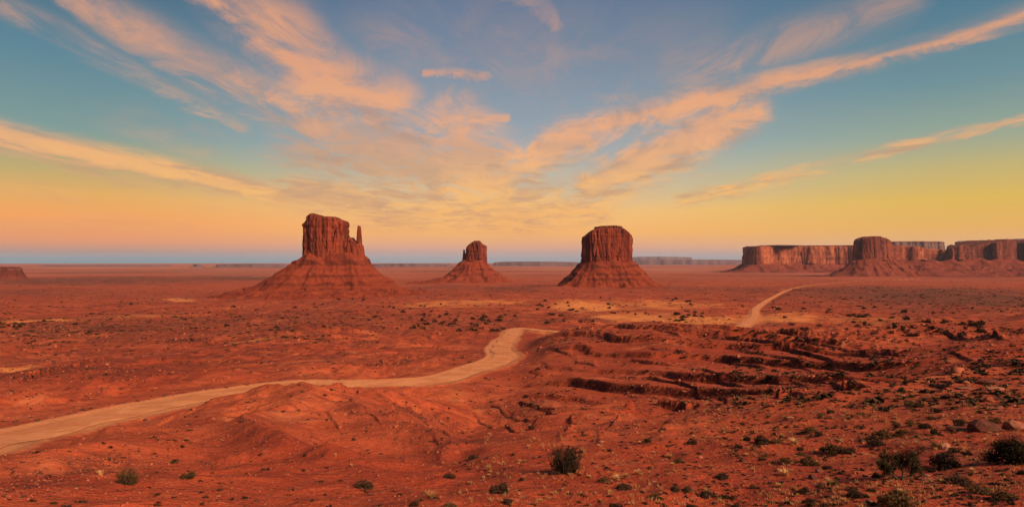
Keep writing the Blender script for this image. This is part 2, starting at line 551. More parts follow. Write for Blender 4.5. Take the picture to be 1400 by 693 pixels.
M_SAGE = mat_leaf('sage_leaves', (0.034, 0.017, 0.010, 1), (0.066, 0.034, 0.019, 1))
M_GREEN = mat_leaf('juniper_leaves', (0.024, 0.017, 0.008, 1), (0.044, 0.029, 0.012, 1))
M_OLIVE = mat_leaf('rabbitbrush_leaves', (0.060, 0.033, 0.013, 1), (0.125, 0.062, 0.023, 1))
M_STRAW = mat_leaf('straw_blades', (0.33, 0.150, 0.055, 1), (0.50, 0.255, 0.100, 1))
M_TWIG = mat_leaf('grey_twigs', (0.060, 0.032, 0.022, 1), (0.105, 0.058, 0.038, 1))
M_SCRUB = mat_leaf('far_scrub', (0.036, 0.019, 0.010, 1), (0.080, 0.042, 0.019, 1), 0.05)
M_STONE = mat_stone('red_stone', (0.21, 0.050, 0.026, 1), (0.34, 0.088, 0.042, 1))
M_STONED = mat_stone('dark_stone', (0.075, 0.028, 0.020, 1), (0.15, 0.046, 0.028, 1))
M_STONEL = mat_stone('pale_stone', (0.25, 0.082, 0.044, 1), (0.36, 0.135, 0.076, 1))

# ------------------------------------------------------------------ terrain: broad shape
# each column: picture x, then (picture y, depth) or (None, depth, drop below camera)
TAIL = [(430, 750), (410, 1350), (400, 1850), (385, 3600), (376.5, 6000)]
TAIL_L = [(430, 750), (416, 1300), (409, 1700), (400, 2300), (387, 3600), (377, 6000)]
COLS = [
    (-200, [(700, 14), (650, 22), (None, 32, 12), (None, 50, 17.5), (None, 66, 20), (570, 100), (530, 160), (495, 260), (460, 450), (430, 800), (410, 1400), (390, 2800), (380, 4500)]),
    (0, [(693, 17), (665, 22), (634, 30), (None, 40, 13.5), (None, 50, 17.2), (None, 62, 20.0), (612, 75), (600, 85), (570, 110), (530, 160), (510, 210), (495, 260), (460, 450), (430, 800), (410, 1400), (390, 2800), (380, 4500)]),
    (200, [(693, 18), (640, 27), (600, 37), (569, 50), (None, 60, 16), (None, 80, 21.0), (569, 100), (560, 108), (540, 130), (515, 180), (490, 270), (460, 450), (430, 800), (414, 1400), (406, 1900), (392, 2800), (380, 4500)]),
    (400, [(693, 20), (640, 31), (600, 45), (560, 63), (529, 85), (None, 104, 21.5), (None, 130, 25.8), (524, 150), (510, 180), (490, 230), (450, 420)] + TAIL_L),
    (480, [(693, 20), (640, 32), (600, 48), (560, 72), (533, 97), (None, 116, 23.5), (525, 149), (510, 178), (490, 228), (450, 420)] + TAIL_L),
    (550, [(693, 20), (640, 34), (600, 52), (560, 80), (535, 115), (525, 148), (510, 178), (490, 225), (450, 420)] + TAIL_L),
    (640, [(693, 21), (640, 36), (615, 52), (600, 70), (575, 95), (548, 120), (530, 140), (515, 160), (490, 220), (450, 420)] + TAIL),
    (700, [(693, 21), (640, 33), (610, 48), (590, 68), (560, 105), (530, 145), (490, 215), (470, 300), (450, 400)] + TAIL),
    (780, [(693, 22), (640, 31), (605, 48), (590, 64), (560, 102), (530, 132), (500, 166), (470, 214), (448, 262), (None, 310, 33), (None, 350, 39), (None, 400, 42.5), (440, 520)] + TAIL),
    (900, [(693, 22), (640, 30), (605, 46), (590, 61), (560, 98), (535, 118), (500, 148), (470, 185), (444, 228), (None, 280, 31), (None, 350, 38.5), (445, 480)] + TAIL),
    (1000, [(693, 22), (640, 30), (600, 44), (575, 65), (545, 100), (520, 122), (490, 155), (465, 195), (444, 232), (None, 290, 32), (None, 370, 40), (446, 470)] + TAIL),
    (1100, [(693, 21), (640, 28), (600, 40), (570, 58), (540, 85), (510, 118), (485, 150), (459, 195), (None, 250, 31), (None, 300, 37), (450, 420)] + TAIL),
    (1200, [(693, 20), (640, 27), (600, 37), (570, 50), (540, 75), (510, 105), (485, 140), (466, 185), (None, 250, 29.5), (455, 330), (450, 400)] + TAIL),
    (1300, [(693, 19), (640, 25), (600, 33), (560, 46), (530, 65), (500, 90), (468, 130), (None, 170, 22.5), (None, 220, 29), (455, 330), (445, 450)] + TAIL),
    (1400, [(693, 18), (640, 23), (600, 30), (560, 40), (530, 52), (500, 75), (470, 115), (455, 170), (448, 260), (440, 420), (430, 650), (415, 1200), (400, 1900), (385, 3600), (376.5, 6000)]),
    (1600, [(693, 16), (640, 21), (600, 27), (560, 36), (530, 48), (500, 68), (470, 105), (455, 160), (448, 250), (440, 400), (430, 650), (415, 1200), (400, 1900), (385, 3600), (376.5, 6000)]),
]
LN0, LN1, NLN = math.log(1.0), math.log(60000.0), 700
_ln = np.linspace(LN0, LN1, NLN)
_azc = []
_prof = []
for px, pts in COLS:
    a = (px - 700) / F
    k = math.sqrt(1 + a * a)
    ls, hs = [0.0, math.log(8.0)], [5.6, 5.9]
    for p in pts:
        dep = p[1]
        h = p[2] if p[0] is None else (p[0] - HOR) / F * dep
        ls.append(math.log(dep * k)); hs.append(h)
    ls += [math.log(9500.0), math.log(60000.0)]
    hs += [129.0, 131.0]
    _azc.append(math.atan(a))
    _prof.append(np.interp(_ln, ls, hs))
_azc = np.array(_azc); _prof = np.array(_prof)
AZN = 500
_azg = np.linspace(_azc[0], _azc[-1], AZN)
_mac = np.empty((AZN, NLN))
for j in range(NLN):
    _mac[:, j] = np.interp(_azg, _azc, _prof[:, j])


def blur1(a, sig, axis):
    r = int(sig * 3) + 1
    k = np.exp(-0.5 * (np.arange(-r, r + 1) / sig) ** 2); k /= k.sum()
    pad = [(0, 0), (0, 0)]; pad[axis] = (r, r)
    b = np.pad(a, pad, mode='edge')
    out = np.zeros_like(a)
    for i, kk in enumerate(k):
        sl = [slice(None), slice(None)]
        sl[axis] = slice(i, i + a.shape[axis])
        out += kk * b[tuple(sl)]
    return out


_mac = blur1(blur1(_mac, 7.0, 0), 2.2, 1)


def macro_z(az, r):
    a = np.clip(az, _azg[0], _azg[-1])
    fa = (a - _azg[0]) / (_azg[-1] - _azg[0]) * (AZN - 1)
    fl = np.clip((np.log(np.maximum(r, 1.0)) - LN0) / (LN1 - LN0) * (NLN - 1), 0, NLN - 1.001)
    i = np.minimum(fa.astype(int), AZN - 2); j = fl.astype(int)
    u = fa - i; v = fl - j
    h = (_mac[i, j] * (1 - u) + _mac[i + 1, j] * u) * (1 - v) + (_mac[i, j + 1] * (1 - u) + _mac[i + 1, j + 1] * u) * v
    back = sstep(1.0, 2.6, np.abs(az))          # behind the viewpoint the rim stays high and level
    h = h * (1 - back) + (6.0 + 124.0 * sstep(6.0, 10.0, np.log(np.maximum(r, 1.0)))) * back
    return CAMZ - h


_rs = np.exp(np.linspace(math.log(11.0), math.log(40000.0), 5000))


def macro_hit(px, py):
    az = math.atan((px - 700) / F)
    tn = (HOR - py) / F * math.cos(az)
    z = macro_z(np.full_like(_rs, az), _rs)
    k = np.argmax(z >= CAMZ + _rs * tn)
    r = _rs[k]
    return np.array([r * math.sin(az), r * math.cos(az), z[k], r])


# ------------------------------------------------------------------ terrain: grid
dense = np.linspace(-0.72, 0.72, 880)
sideL = np.linspace(-math.pi, -0.72, 40, endpoint=False)
sideR = -sideL[::-1]
AZ = np.concatenate([sideL, dense, sideR])
# rows follow the picture rows of the middle column so that the mesh is evenly fine in view
pr = np.interp(_ln, _ln, _prof[6])
yrow = HOR + pr / np.exp(_ln) * F
ys = np.concatenate([np.arange(750, 420, -0.62), np.arange(420, 374, -0.36)])
o_ = np.argsort(yrow)
rr = np.exp(np.interp(ys, yrow[o_], _ln[o_]))
rr = np.maximum.accumulate(rr)
keep = np.concatenate([[True], np.diff(rr) > 1e-4]); rr = rr[keep]
R = np.concatenate([np.linspace(0.6, rr[0] - 0.3, 10), rr, np.exp(np.linspace(math.log(rr[-1] * 1.02), math.log(45000.0), 70))])
NR, NC = len(R), len(AZ)
AA, RR = np.meshgrid(AZ, R)
X = RR * np.sin(AA); Y = RR * np.cos(AA)
Z = macro_z(AA, RR)
spac = np.maximum(np.gradient(R)[:, None] * 0.6, 0.0016 * RR)       # local mesh spacing


# --- road course (picture points -> world), resampled
road_px = [(-160, 650), (-60, 622), (0, 603), (100, 581), (200, 559), (300, 540), (400, 528), (470, 527), (540, 525), (600, 520), (640, 508),
           (676, 496), (690, 486), (684, 476), (695, 462), (708, 450)]
road = [macro_hit(*p)[:2] for p in road_px]
road += [np.array([22.0, 392.0]), np.array([48.0, 366.0]), np.array([80.0, 358.0]), np.array([122.0, 376.0])]
road += [macro_hit(*p)[:2] for p in [(1022, 441), (1031, 432), (1036, 420), (1058, 406), (1084, 395), (1120, 389), (1190, 384), (1260, 381)]]
road = np.array(road)


def catmull(p, n):
    out = []
    q = np.vstack([2 * p[0] - p[1], p, 2 * p[-1] - p[-2]])
    for i in range(1, len(q) - 2):
        t = np.linspace(0, 1, n, endpoint=False)[:, None]
        out.append(0.5 * (2 * q[i] + (q[i + 1] - q[i - 1]) * t + (2 * q[i - 1] - 5 * q[i] + 4 * q[i + 1] - q[i + 2]) * t * t
                          + (3 * q[i] - q[i - 1] - 3 * q[i + 1] + q[i + 2]) * t ** 3))
    out.append(p[-1:])
    return np.vstack(out)


road_c = catmull(road, 14)
road_z = macro_z(np.arctan2(road_c[:, 0], road_c[:, 1]), np.hypot(road_c[:, 0], road_c[:, 1]))
_k = np.ones(9) / 9
road_z = np.convolve(np.pad(road_z, 4, mode='edge'), _k, 'valid')


def poly_dist(px_, py_, line, extra=None):
    """distance to a polyline; also parameter index and sign side"""
    best = np.full(px_.shape, 1e9); idx = np.zeros(px_.shape)
    for i in range(len(line) - 1):
        a = line[i]; b = line[i + 1]
        ba = b - a
        ll = max(ba @ ba, 1e-9)
        h = np.clip(((px_ - a[0]) * ba[0] + (py_ - a[1]) * ba[1]) / ll, 0, 1)
        dd = np.hypot(px_ - a[0] - ba[0] * h, py_ - a[1] - ba[1] * h)
        m = dd < best
        best = np.where(m, dd, best)
        idx = np.where(m, i + h, idx)
    return best, idx


road_d = np.full(X.shape, 1e9); road_h = np.zeros(X.shape)
for i in range(len(road_c) - 1):
    a, b = road_c[i], road_c[i + 1]
    mid = (a + b) / 2
    ra = np.hypot(*mid); reach = np.hypot(*(b - a)) / 2 + 45
    i0, i1 = np.searchsorted(R, max(ra - reach, 0.1)), np.searchsorted(R, ra + reach)
    ac = math.atan2(mid[0], mid[1]); da = min(reach / ra * 1.3, 1.2)
    j0, j1 = np.searchsorted(AZ, ac - da), np.searchsorted(AZ, ac + da)
    if i1 <= i0 or j1 <= j0:
        continue
    sl = (slice(i0, i1), slice(j0, j1))
    dd, hh = poly_dist(X[sl], Y[sl], np.array([a, b]))
    m = dd < road_d[sl]
    road_d[sl] = np.where(m, dd, road_d[sl])
    road_h[sl] = np.where(m, road_z[i] * (1 - hh) + road_z[i + 1] * hh, road_h[sl])

# --- relief noise, octaves limited by the local mesh spacing
near_road = sstep(5.0, 26.0, road_d)
ledge_zone = np.exp(-((AA - math.atan(260 / F)) / 0.23) ** 4) * sstep(85, 115, RR) * sstep(290, 240, RR)
rough_zone = 0.35 + 0.65 * sstep(-0.25, 0.35, perlin2(X / 55, Y / 55, 5))
smooth_fg = 1 - 0.55 * sstep(80, 30, RR)


def octv(lam, amp, seed, ridged=False):
    global Z
    w = sstep(1.6, 3.2, lam / spac)
    if not w.any():
        return 0
    n = perlin2(X / lam + seed * 3.7, Y / lam - seed * 1.9, seed)
    if ridged:
        n = 0.6 - 2.0 * np.abs(n)
    return amp * n * w


relief = octv(900, 7.0, 11) * sstep(900, 2500, RR) * sstep(60000, 9000, RR)
relief = relief + octv(300, 4.2, 12) * sstep(350, 900, RR) * sstep(20000, 5000, RR)
relief = relief + octv(110, 2.6, 13, True) * sstep(150, 420, RR) * sstep(9000, 2500, RR)
relief = relief + octv(42, 1.25, 14) * sstep(45, 130, RR)
mid = (octv(17, 0.85, 15, True) + octv(7.5, 0.50, 16, True) + octv(3.4, 0.25, 17, True)) * (1 - 0.75 * ledge_zone)
mid = mid + octv(27, 1.5, 21, True) * sstep(40, 60, RR) * (1 - 0.7 * ledge_zone)
fine = octv(1.6, 0.085, 18) + octv(0.75, 0.042, 19) + octv(0.36, 0.022, 20)
wx = X + 6 * perlin2(X / 22, Y / 22, 23); wy = Y + 6 * perlin2(X / 22 + 4, Y / 22, 24)
mound = sstep(0.02, -0.12, AA) * sstep(26, 38, RR) * sstep(150, 105, RR)
rill = (0.45 - 1.6 * np.abs(perlin2(wx / 13, wy / 20, 25))) * 1.5 + (0.4 - 1.5 * np.abs(perlin2(wx / 5.5, wy / 8, 26))) * 0.5
relief = relief + rill * mound
relief = relief + (mid * rough_zone + fine) * smooth_fg
Z0 = Z + relief * near_road * (1 - 0.62 * np.clip(ledge_zone * 1.6, 0, 1))

# the bank right of the road steps up to the right in thin beds, each with a small scarp facing left
tt2 = (X * 0.78 + Y * 0.38 + 7.0 * perlin2(X / 45, Y / 45, 35) + 2.2 * perlin2(X / 14, Y / 14, 36) + 0.6 * perlin2(X / 4, Y / 4, 37)) / 15.0
f2 = tt2 - np.floor(tt2)
tamp = np.clip(0.85 + 0.7 * perlin2(X / 26, Y / 26, 38), 0.1, 1.4)
terr = (sstep(0.0, 0.075, f2) - f2) * 1.6 * tamp
tz = np.clip(ledge_zone * 1.6, 0, 1)
Z0 = Z0 + terr * tz * near_road
tface = tz * tamp * np.exp(-((f2 - 0.02) / 0.06) ** 2)
# --- generic rock benches in rugged patches (stepped strata)
step = np.clip(RR * 0.0085, 0.7, 5.5)
pw = perlin2(X / 23, Y / 23, 31) * 0.9 + perlin2(X / 7, Y / 7, 32) * 0.30
tt = (Z0 / 1.9) + pw + X * 0.012
fr = tt - np.floor(tt)
bench = (sstep(0.0, 0.10, fr) - fr)              # saw: cliff then gentle back slope
mask = sstep(0.02, 0.38, perlin2(X / 75, Y / 75, 33) + 0.15 * perlin2(X / 20, Y / 20, 34)) * sstep(38, 75, RR) * sstep(1500, 450, RR)
Z0 = Z0 + bench * 1.3 * mask * near_road * sstep(0.5, 0.1, ledge_zone)

# --- ledges of the photograph: cap-rock steps, high side away from the viewpoint
LEDGES = [
    ([(1000, 451), (1060, 459), (1110, 472), (1160, 483), (1200, 495), (1232, 501)], 1.1),
    ([(946, 459), (981, 465), (1020, 469), (1060, 479), (1110, 491), (1140, 507), (1170, 517)], 1.5),
    ([(790, 459), (822, 462), (851, 467)], 0.6),
    ([(894, 452), (909, 456), (934, 464)], 0.8),
    ([(880, 479), (909, 480), (948, 486)], 0.8),
    ([(832, 500), (865, 496), (897, 499), (928, 502)], 1.1),
    ([(816, 515), (851, 520), (897, 522), (923, 534), (949, 538), (958, 552), (990, 563)], 1.3),
    ([(746, 477), (785, 488)], 0.6),
    ([(782, 494), (819, 507)], 0.6),
    ([(935, 512), (969, 514), (978, 524), (1024, 538)], 1.1),
    ([(955, 495), (992, 495), (1024, 502), (1060, 512)], 0.8),
    ([(700, 553), (735, 561), (770, 565)], 1.3),
    ([(813, 597), (826, 592), (842, 584), (850, 574)], -1.6),
    ([(900, 588), (929, 578), (950, 576)], -1.1),
    ([(760, 598), (786, 583)], -1.0),
    ([(546, 569), (577, 581), (607, 594), (634, 607)], 1.2),
    ([(580, 603), (601, 611), (632, 614)], 1.0),
    ([(475, 552), (503, 569), (524, 597)], 0.7),
    ([(549, 618), (573, 638)], 0.8),
    ([(10, 527), (58, 516), (95, 505), (130, 496), (165, 489)], 1.6),
    ([(322, 584), (351, 589), (372, 590)], 0.8),
    ([(366, 603), (349, 617), (320, 626), (284, 640)], 0.7),
    ([(14, 667), (71, 651), (120, 640), (162, 628)], 1.1),
    ([(0, 640), (43, 641)], 0.8),
    ([(1277, 458), (1316, 463), (1349, 467), (1386, 470)], 1.5),
    ([(1292, 488), (1319, 490), (1350, 501)], 1.0),
    ([(1187, 475), (1208, 488), (1236, 497)], 1.0),
    ([(1116, 525), (1138, 535), (1160, 543)], 1.2),
    ([(100, 420), (180, 414), (250, 408)], 0.6),
    ([(640, 560), (690, 580), (720, 592)], 0.8),
    ([(380, 462), (470, 470), (560, 476)], 0.5),
    ([(430, 500), (510, 505), (590, 500)], 0.5),
    ([(1210, 533), (1260, 540), (1330, 536)], 0.5),
    ([(100, 545), (150, 532), (210, 520)], 0.5),
    ([(20, 655), (80, 640), (140, 622), (185, 604)], 0.9),
    ([(60, 672), (130, 655), (175, 640)], 0.8),
    ([(540, 578), (580, 590), (620, 600)], 0.9),
    ([(500, 545), (550, 556), (600, 566), (650, 572)], 0.7),
    ([(660, 548), (700, 566), (740, 574)], 0.8),
    ([(420, 560), (450, 575), (470, 590)], 0.6),
    ([(300, 560), (340, 548), (375, 540)], 0.5),
    ([(850, 545), (890, 548), (930, 556)], 0.6),
    ([(1030, 520), (1070, 528), (1110, 540)], 0.8),
    ([(1050, 545), (1090, 552), (1130, 560)], 0.7),
    ([(850, 476), (880, 472), (930, 474)], 0.5),
    ([(1000, 480), (1050, 492), (1090, 503), (1120, 515)], 0.9),
    ([(1180, 462), (1230, 468), (1270, 476)], 0.7),
    ([(180, 470), (260, 465), (330, 470)], 0.5),
    ([(40, 455), (120, 450), (200, 456)], 0.5),
    ([(560, 462), (610, 468), (650, 466)], 0.5),
    ([(240, 500), (320, 492), (400, 496)], 0.45),
]
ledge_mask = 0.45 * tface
OVER = np.zeros(X.shape)          # overhang of the ledge lips towards the viewpoint
ledge_world = []
for li, (pts, k) in enumerate(LEDGES):
    wp = np.array([macro_hit(*p)[:2] for p in pts])
    ledge_world.append(wp)
    rad = np.hypot(wp[:, 0], wp[:, 1]); D = rad.mean()
    flip = k < 0
    h = 0.0033 * D * abs(k)
    L = 0.13 * D
    az_ = np.arctan2(wp[:, 0], wp[:, 1])
    od = np.argsort(az_)
    fa = np.linspace(az_.min(), az_.max(), 60)
    fr_ = np.interp(fa, az_[od], rad[od])
    fr_ = np.convolve(np.pad(fr_, 4, mode='edge'), np.ones(9) / 9, 'valid')
    i0, i1 = np.searchsorted(R, rad.min() - 0.2 * D), np.searchsorted(R, rad.max() + 4 * L)
    j0, j1 = np.searchsorted(AZ, az_.min()), np.searchsorted(AZ, az_.max())
    if j1 - j0 < 3:
        continue
    sl = (slice(i0, i1), slice(j0, j1))
    xs, ys_ = X[sl], Y[sl]
    lam = 0.05 * D
    wob_r = 0.016 * D * perlin2(xs / lam, ys_ / lam, 40 + li) + 0.006 * D * perlin2(xs / lam * 2.5, ys_ / lam * 2.5, 50 + li) + 0.0016 * D * perlin2(xs / lam * 6, ys_ / lam * 6, 60 + li)
    sd = RR[sl] + wob_r - np.interp(AA[sl], fa, fr_)
    if flip:
        sd = -sd
    t_ = (AA[sl] - fa[0]) / (fa[-1] - fa[0])
    taper = sstep(0.0, 0.22, t_) * sstep(1.0, 0.78, t_)
    taper = taper * np.clip(0.95 + 0.5 * perlin2(xs / (2.2 * lam), ys_ / (2.2 * lam), 80 + li), 0.45, 1.4)
    wdt = np.maximum(0.0028 * D, np.gradient(R)[i0:i1, None] * 0.55)
    up = sstep(-wdt, wdt, sd) * np.exp(-np.maximum(sd, 0) / L)
    low = -0.30 * np.exp(-(np.minimum(sd, 0) / (0.03 * D)) ** 2) * (sd < 0)
    Z0[sl] += h * taper * (up + low) * near_road[sl]
    lip = np.exp(-((sd - 1.1 * wdt) / (1.2 * wdt)) ** 2) * taper * near_road[sl]
    if not flip:
        OVER[sl] = np.maximum(OVER[sl], 0.75 * h * lip)
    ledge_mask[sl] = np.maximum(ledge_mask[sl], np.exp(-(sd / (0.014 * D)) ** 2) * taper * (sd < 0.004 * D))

# --- road bed: graded level across its width, shoulders blended
bed = sstep(17.0, 4.5, road_d)
Z = Z0 * (1 - bed) + (road_h + 0.10 * perlin2(X / 9, Y / 9, 70) + fine * 0.4) * bed
road_w = 4.3 + 1.2 * perlin2(X / 30, Y / 30, 71)
road_w = road_w + 0.7 * sstep(-35, -60, X) * sstep(170, 110, RR)
ATT_road = sstep(road_w + 4.5, road_w - 1.0, road_d)
ATT_rut = (np.exp(-((road_d - 0.9) / 0.32) ** 2) + 0.7 * np.exp(-((road_d - 2.5) / 0.35) ** 2)) * sstep(500, 250, RR) + 0.8 * sstep(road_w - 2, road_w + .5, road_d)
# windrow of loose soil on the road edge
Z += 0.35 * np.exp(-((road_d - road_w - 1.6) / 0.9) ** 2) * sstep(400, 200, RR)


# --- colour zones, set on the ground by azimuth and distance
def zone(lst, wob):
    acc = np.zeros(X.shape)
    lr = np.log(RR)
    nz = perlin2(X / wob, Y / wob, 90) * 0.5 + perlin2(X / wob * 3, Y / wob * 3, 91) * 0.3
    for px, py, rx, ry, amp in lst:
        az = math.atan((px - 700) / F)
        p0 = macro_hit(px, py)[3]
        r1 = macro_hit(px, py - ry)[3]; r0 = macro_hit(px, py + ry)[3]
        sr = max(0.5 * math.log(r1 / r0), 0.01)
        g = np.exp(-((AA - az) / (rx / F * math.cos(az) ** 2)) ** 2 - ((lr - math.log(p0)) / sr) ** 2)
        acc = np.maximum(acc, amp * np.clip(g * (1 + nz), 0, 1))
    return acc


ATT_sand = zone([(800, 419, 55, 7, 1.0), (870, 435, 70, 8, 1.0), (960, 438, 60, 7, 0.95), (640, 415, 130, 6, 0.6), (900, 418, 120, 9, 0.6), (1060, 437, 80, 9, 0.75),
                 (1180, 443, 110, 8, 0.5), (60, 437, 80, 2.5, 0.7), (180, 432, 90, 2.5, 0.6), (245, 410, 26, 3, 0.9), (25, 507, 45, 4, 0.8), (340, 467, 55, 4, 0.55),
                 (330, 423, 40, 5, 0.45), (620, 540, 40, 10, 0.55), (655, 560, 20, 8, 0.5), (200, 366, 220, 1.6, 0.55), (460, 512, 110, 9, 0.35), (880, 368, 300, 2, 0.5),
                 (540, 372, 80, 3, 0.5), (1150, 371, 220, 2.5, 0.5), (745, 455, 34, 4, 0.6)], 40.0)
ATT_scrub = zone([(1250, 402, 210, 15, 1.0), (1340, 410, 170, 16, 1.0), (120, 383, 260, 6, 1.0), (330, 380, 120, 5, 1.0), (700, 395, 60, 5, 0.8), (60, 400, 130, 8, 0.6),
                  (180, 450, 260, 20, 0.45), (600, 392, 60, 5, 0.6), (1000, 396, 120, 6, 0.6), (900, 392, 100, 4, 0.6), (450, 440, 250, 14, 0.35), (150, 372, 200, 2, 0.8),
                  (600, 371, 160, 2.5, 0.6), (1000, 377, 120, 3, 0.6)], 120.0)
ATT_scrub = np.maximum(ATT_scrub, 0.45 * sstep(1200, 2500, RR) * (0.6 + 0.6 * perlin2(X / 700, Y / 1600, 93)))

litter = zone([(60, 655, 110, 16, 1.0), (150, 628, 60, 12, 0.9), (20, 640, 50, 10, 0.8), (585, 590, 70, 20, 0.9), (625, 608, 40, 10, 0.8), (735, 560, 50, 10, 0.8), (980, 560, 60, 14, 0.9),
               (1060, 530, 70, 22, 0.7), (500, 570, 40, 16, 0.6), (350, 590, 40, 8, 0.7), (310, 632, 50, 10, 0.6), (1330, 470, 60, 6, 0.8), (1200, 490, 60, 12, 0.7), (100, 508, 70, 7, 1.0), (840, 590, 30, 8, 0.7)], 9.0)
litter = np.clip(litter * (0.9 + 1.3 * perlin2(X / 5, Y / 7, 95)), 0, 1)
ledge_mask = np.maximum(ledge_mask, 0.75 * litter)  # dark rock litter; shade of banks and gullies is painted in with it
ATT_mid = sstep(150, 260, RR) * sstep(3500, 1500, RR) * (0.75 + 0.4 * perlin2(X / 160, Y / 220, 94))
ATT_deep = zone([(930, 505, 230, 55, 1.0), (1130, 520, 130, 40, 0.9), (330, 620, 260, 60, 0.8), (1250, 640, 260, 60, 0.3), (560, 640, 160, 50, 0.75), (1330, 470, 110, 14, 0.7), (90, 660, 120, 30, 0.9)], 30.0)
verts = np.stack([X - np.sin(AA) * OVER, Y - np.cos(AA) * OVER, Z], -1).reshape(-1, 3)
gm = mesh_from('ground', verts, grid_faces(NR, NC, wrap=True)[:, ::-1], smooth=True)
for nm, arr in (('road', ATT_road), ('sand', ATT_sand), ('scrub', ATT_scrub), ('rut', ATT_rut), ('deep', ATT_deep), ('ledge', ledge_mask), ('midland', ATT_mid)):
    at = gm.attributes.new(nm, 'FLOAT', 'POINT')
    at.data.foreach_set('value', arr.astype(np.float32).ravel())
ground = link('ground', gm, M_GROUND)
ground['kind'] = 'structure'


def mat_road():
    m, T = new_mat('graded_dirt')
    geo = T.new('ShaderNodeNewGeometry')
    P = geo.outputs['Position']
    n9 = T.noise(P, 1 / 7, 6, 0.62)
    n1 = T.noise(P, 1.1, 5, 0.6)
    n02 = T.noise(P, 7.0, 3, 0.6)
    c = T.mix(T.ss(n1, 0.3, 0.7), (0.52, 0.180, 0.068, 1), (0.61, 0.238, 0.096, 1))
    c = T.mix(T.m('MULTIPLY', T.ss(n9, 0.42, 0.62), 0.65), c, (0.43, 0.125, 0.046, 1))
    c = T.mix(T.m('MULTIPLY', T.attr('rut'), T.ss(n9, 0.35, 0.6, 0.03, 0.38)), c, (0.38, 0.110, 0.042, 1))
    c = T.mix(T.m('MULTIPLY', T.ss(n02, 0.58, 0.72), 0.4), c, (0.28, 0.07, 0.03, 1))
    finish(T, c, 0.96, T.m('ADD', n1, T.m('MULTIPLY', n02, 0.3)), 0.12, 0.6)
    return m


def gz(x, y):
    x = np.atleast_1d(np.asarray(x, float)); y = np.atleast_1d(np.asarray(y, float))
    az = np.arctan2(x, y); r = np.hypot(x, y)
    fi = np.clip(np.interp(r, R, np.arange(NR)), 0, NR - 1.001)
    fj = np.clip(np.interp(az, AZ, np.arange(NC)), 0, NC - 1.001)
    i = fi.astype(int); j = fj.astype(int); u = fi - i; v = fj - j
    return (Z[i, j] * (1 - u) + Z[i + 1, j] * u) * (1 - v) + (Z[i, j + 1] * (1 - u) + Z[i + 1, j + 1] * u) * v


def hit(px, py):
    """point of the ground that picture position (px, py) looks at"""
    az = math.atan((px - 700) / F)
    tn = (HOR - py) / F * math.cos(az)
    fj = min(max(np.interp(az, AZ, np.arange(NC)), 0), NC - 2)
    j = int(fj)
    col = Z[:, j] + (Z[:, j + 1] - Z[:, j]) * (fj - j)
    g = col - (CAMZ + R * tn)
    ok = np.nonzero((g >= 0) & (R > 10))[0]
    if len(ok) == 0:
        return None
    k = ok[0]
    if k > 0 and g[k] != g[k - 1]:
        t = -g[k - 1] / (g[k] - g[k - 1])
        t = min(max(t, 0), 1)
    else:
        t = 1.0
    r = R[k - 1] + (R[k] - R[k - 1]) * t
    x, y = r * math.sin(az), r * math.cos(az)
    return x, y, float(gz(x, y)[0]), r


# ------------------------------------------------------------------ dirt road laid on its graded bed
rc_ = catmull(road, 60)
tg = np.gradient(rc_, axis=0); tg /= np.linalg.norm(tg, axis=1)[:, None]
nm_ = np.stack([-tg[:, 1], tg[:, 0]], 1)
lat = np.linspace(-1, 1, 15)
rl = np.hypot(rc_[:, 0], rc_[:, 1])
wl = 3.8 + 1.1 * perlin2(rc_[:, 0] / 14, rc_[:, 1] / 14, 73) + 0.5 * perlin2(rc_[:, 0] / 4, rc_[:, 1] / 4, 74)
wr = 3.8 + 1.1 * perlin2(rc_[:, 0] / 14, rc_[:, 1] / 14, 75) + 0.5 * perlin2(rc_[:, 0] / 4, rc_[:, 1] / 4, 76)
RV, RU = [], []
for l_ in lat:
    off_ = l_ * np.where(l_ < 0, wl, wr)
    p_ = rc_ + nm_ * off_[:, None]
    dep = -0.05 * (np.exp(-((np.abs(off_) - 0.95) / 0.4) ** 2) + np.exp(-((np.abs(off_) - 2.6) / 0.4) ** 2))
    edge = -0.09 if abs(l_) > 0.99 else 0.0
    RV.append(np.column_stack([p_, gz(p_[:, 0], p_[:, 1]) + 0.085 + 0.0007 * rl + dep * 0.6 + edge]))
    RU.append(np.clip(np.exp(-((np.abs(off_) - 0.95) / 0.45) ** 2) + 0.8 * np.exp(-((np.abs(off_) - 2.6) / 0.45) ** 2) + 0.7 * (abs(l_) > 0.9), 0, 1))
rm_ = mesh_from('road', np.vstack(RV), grid_faces(len(lat), len(rc_))[:, ::-1], smooth=True)
at = rm_.attributes.new('rut', 'FLOAT', 'POINT')
at.data.foreach_set('value', np.concatenate(RU).astype(np.float32))
road_o = link('road', rm_, mat_road())
road_o['kind'] = 'structure'

# ------------------------------------------------------------------ buttes and mesas
def outline_blob(cx, cy, hw, hd, n=360, p=3.2, seed=0, amp=0.08, f=2.2):
    th = np.linspace(0, 2 * np.pi, n, endpoint=False)
    c, s = np.cos(th), np.sin(th)
    rr_ = (np.abs(c) ** p + np.abs(s) ** p) ** (-1 / p)
    rr_ = rr_ * (1 + amp * perlin2(c * f + 5, s * f + 5, seed) + amp * 0.6 * perlin2(c * f * 3, s * f * 3, seed + 1))
    return np.stack([cx + hw * rr_ * c, cy + hd * rr_ * s], 1)


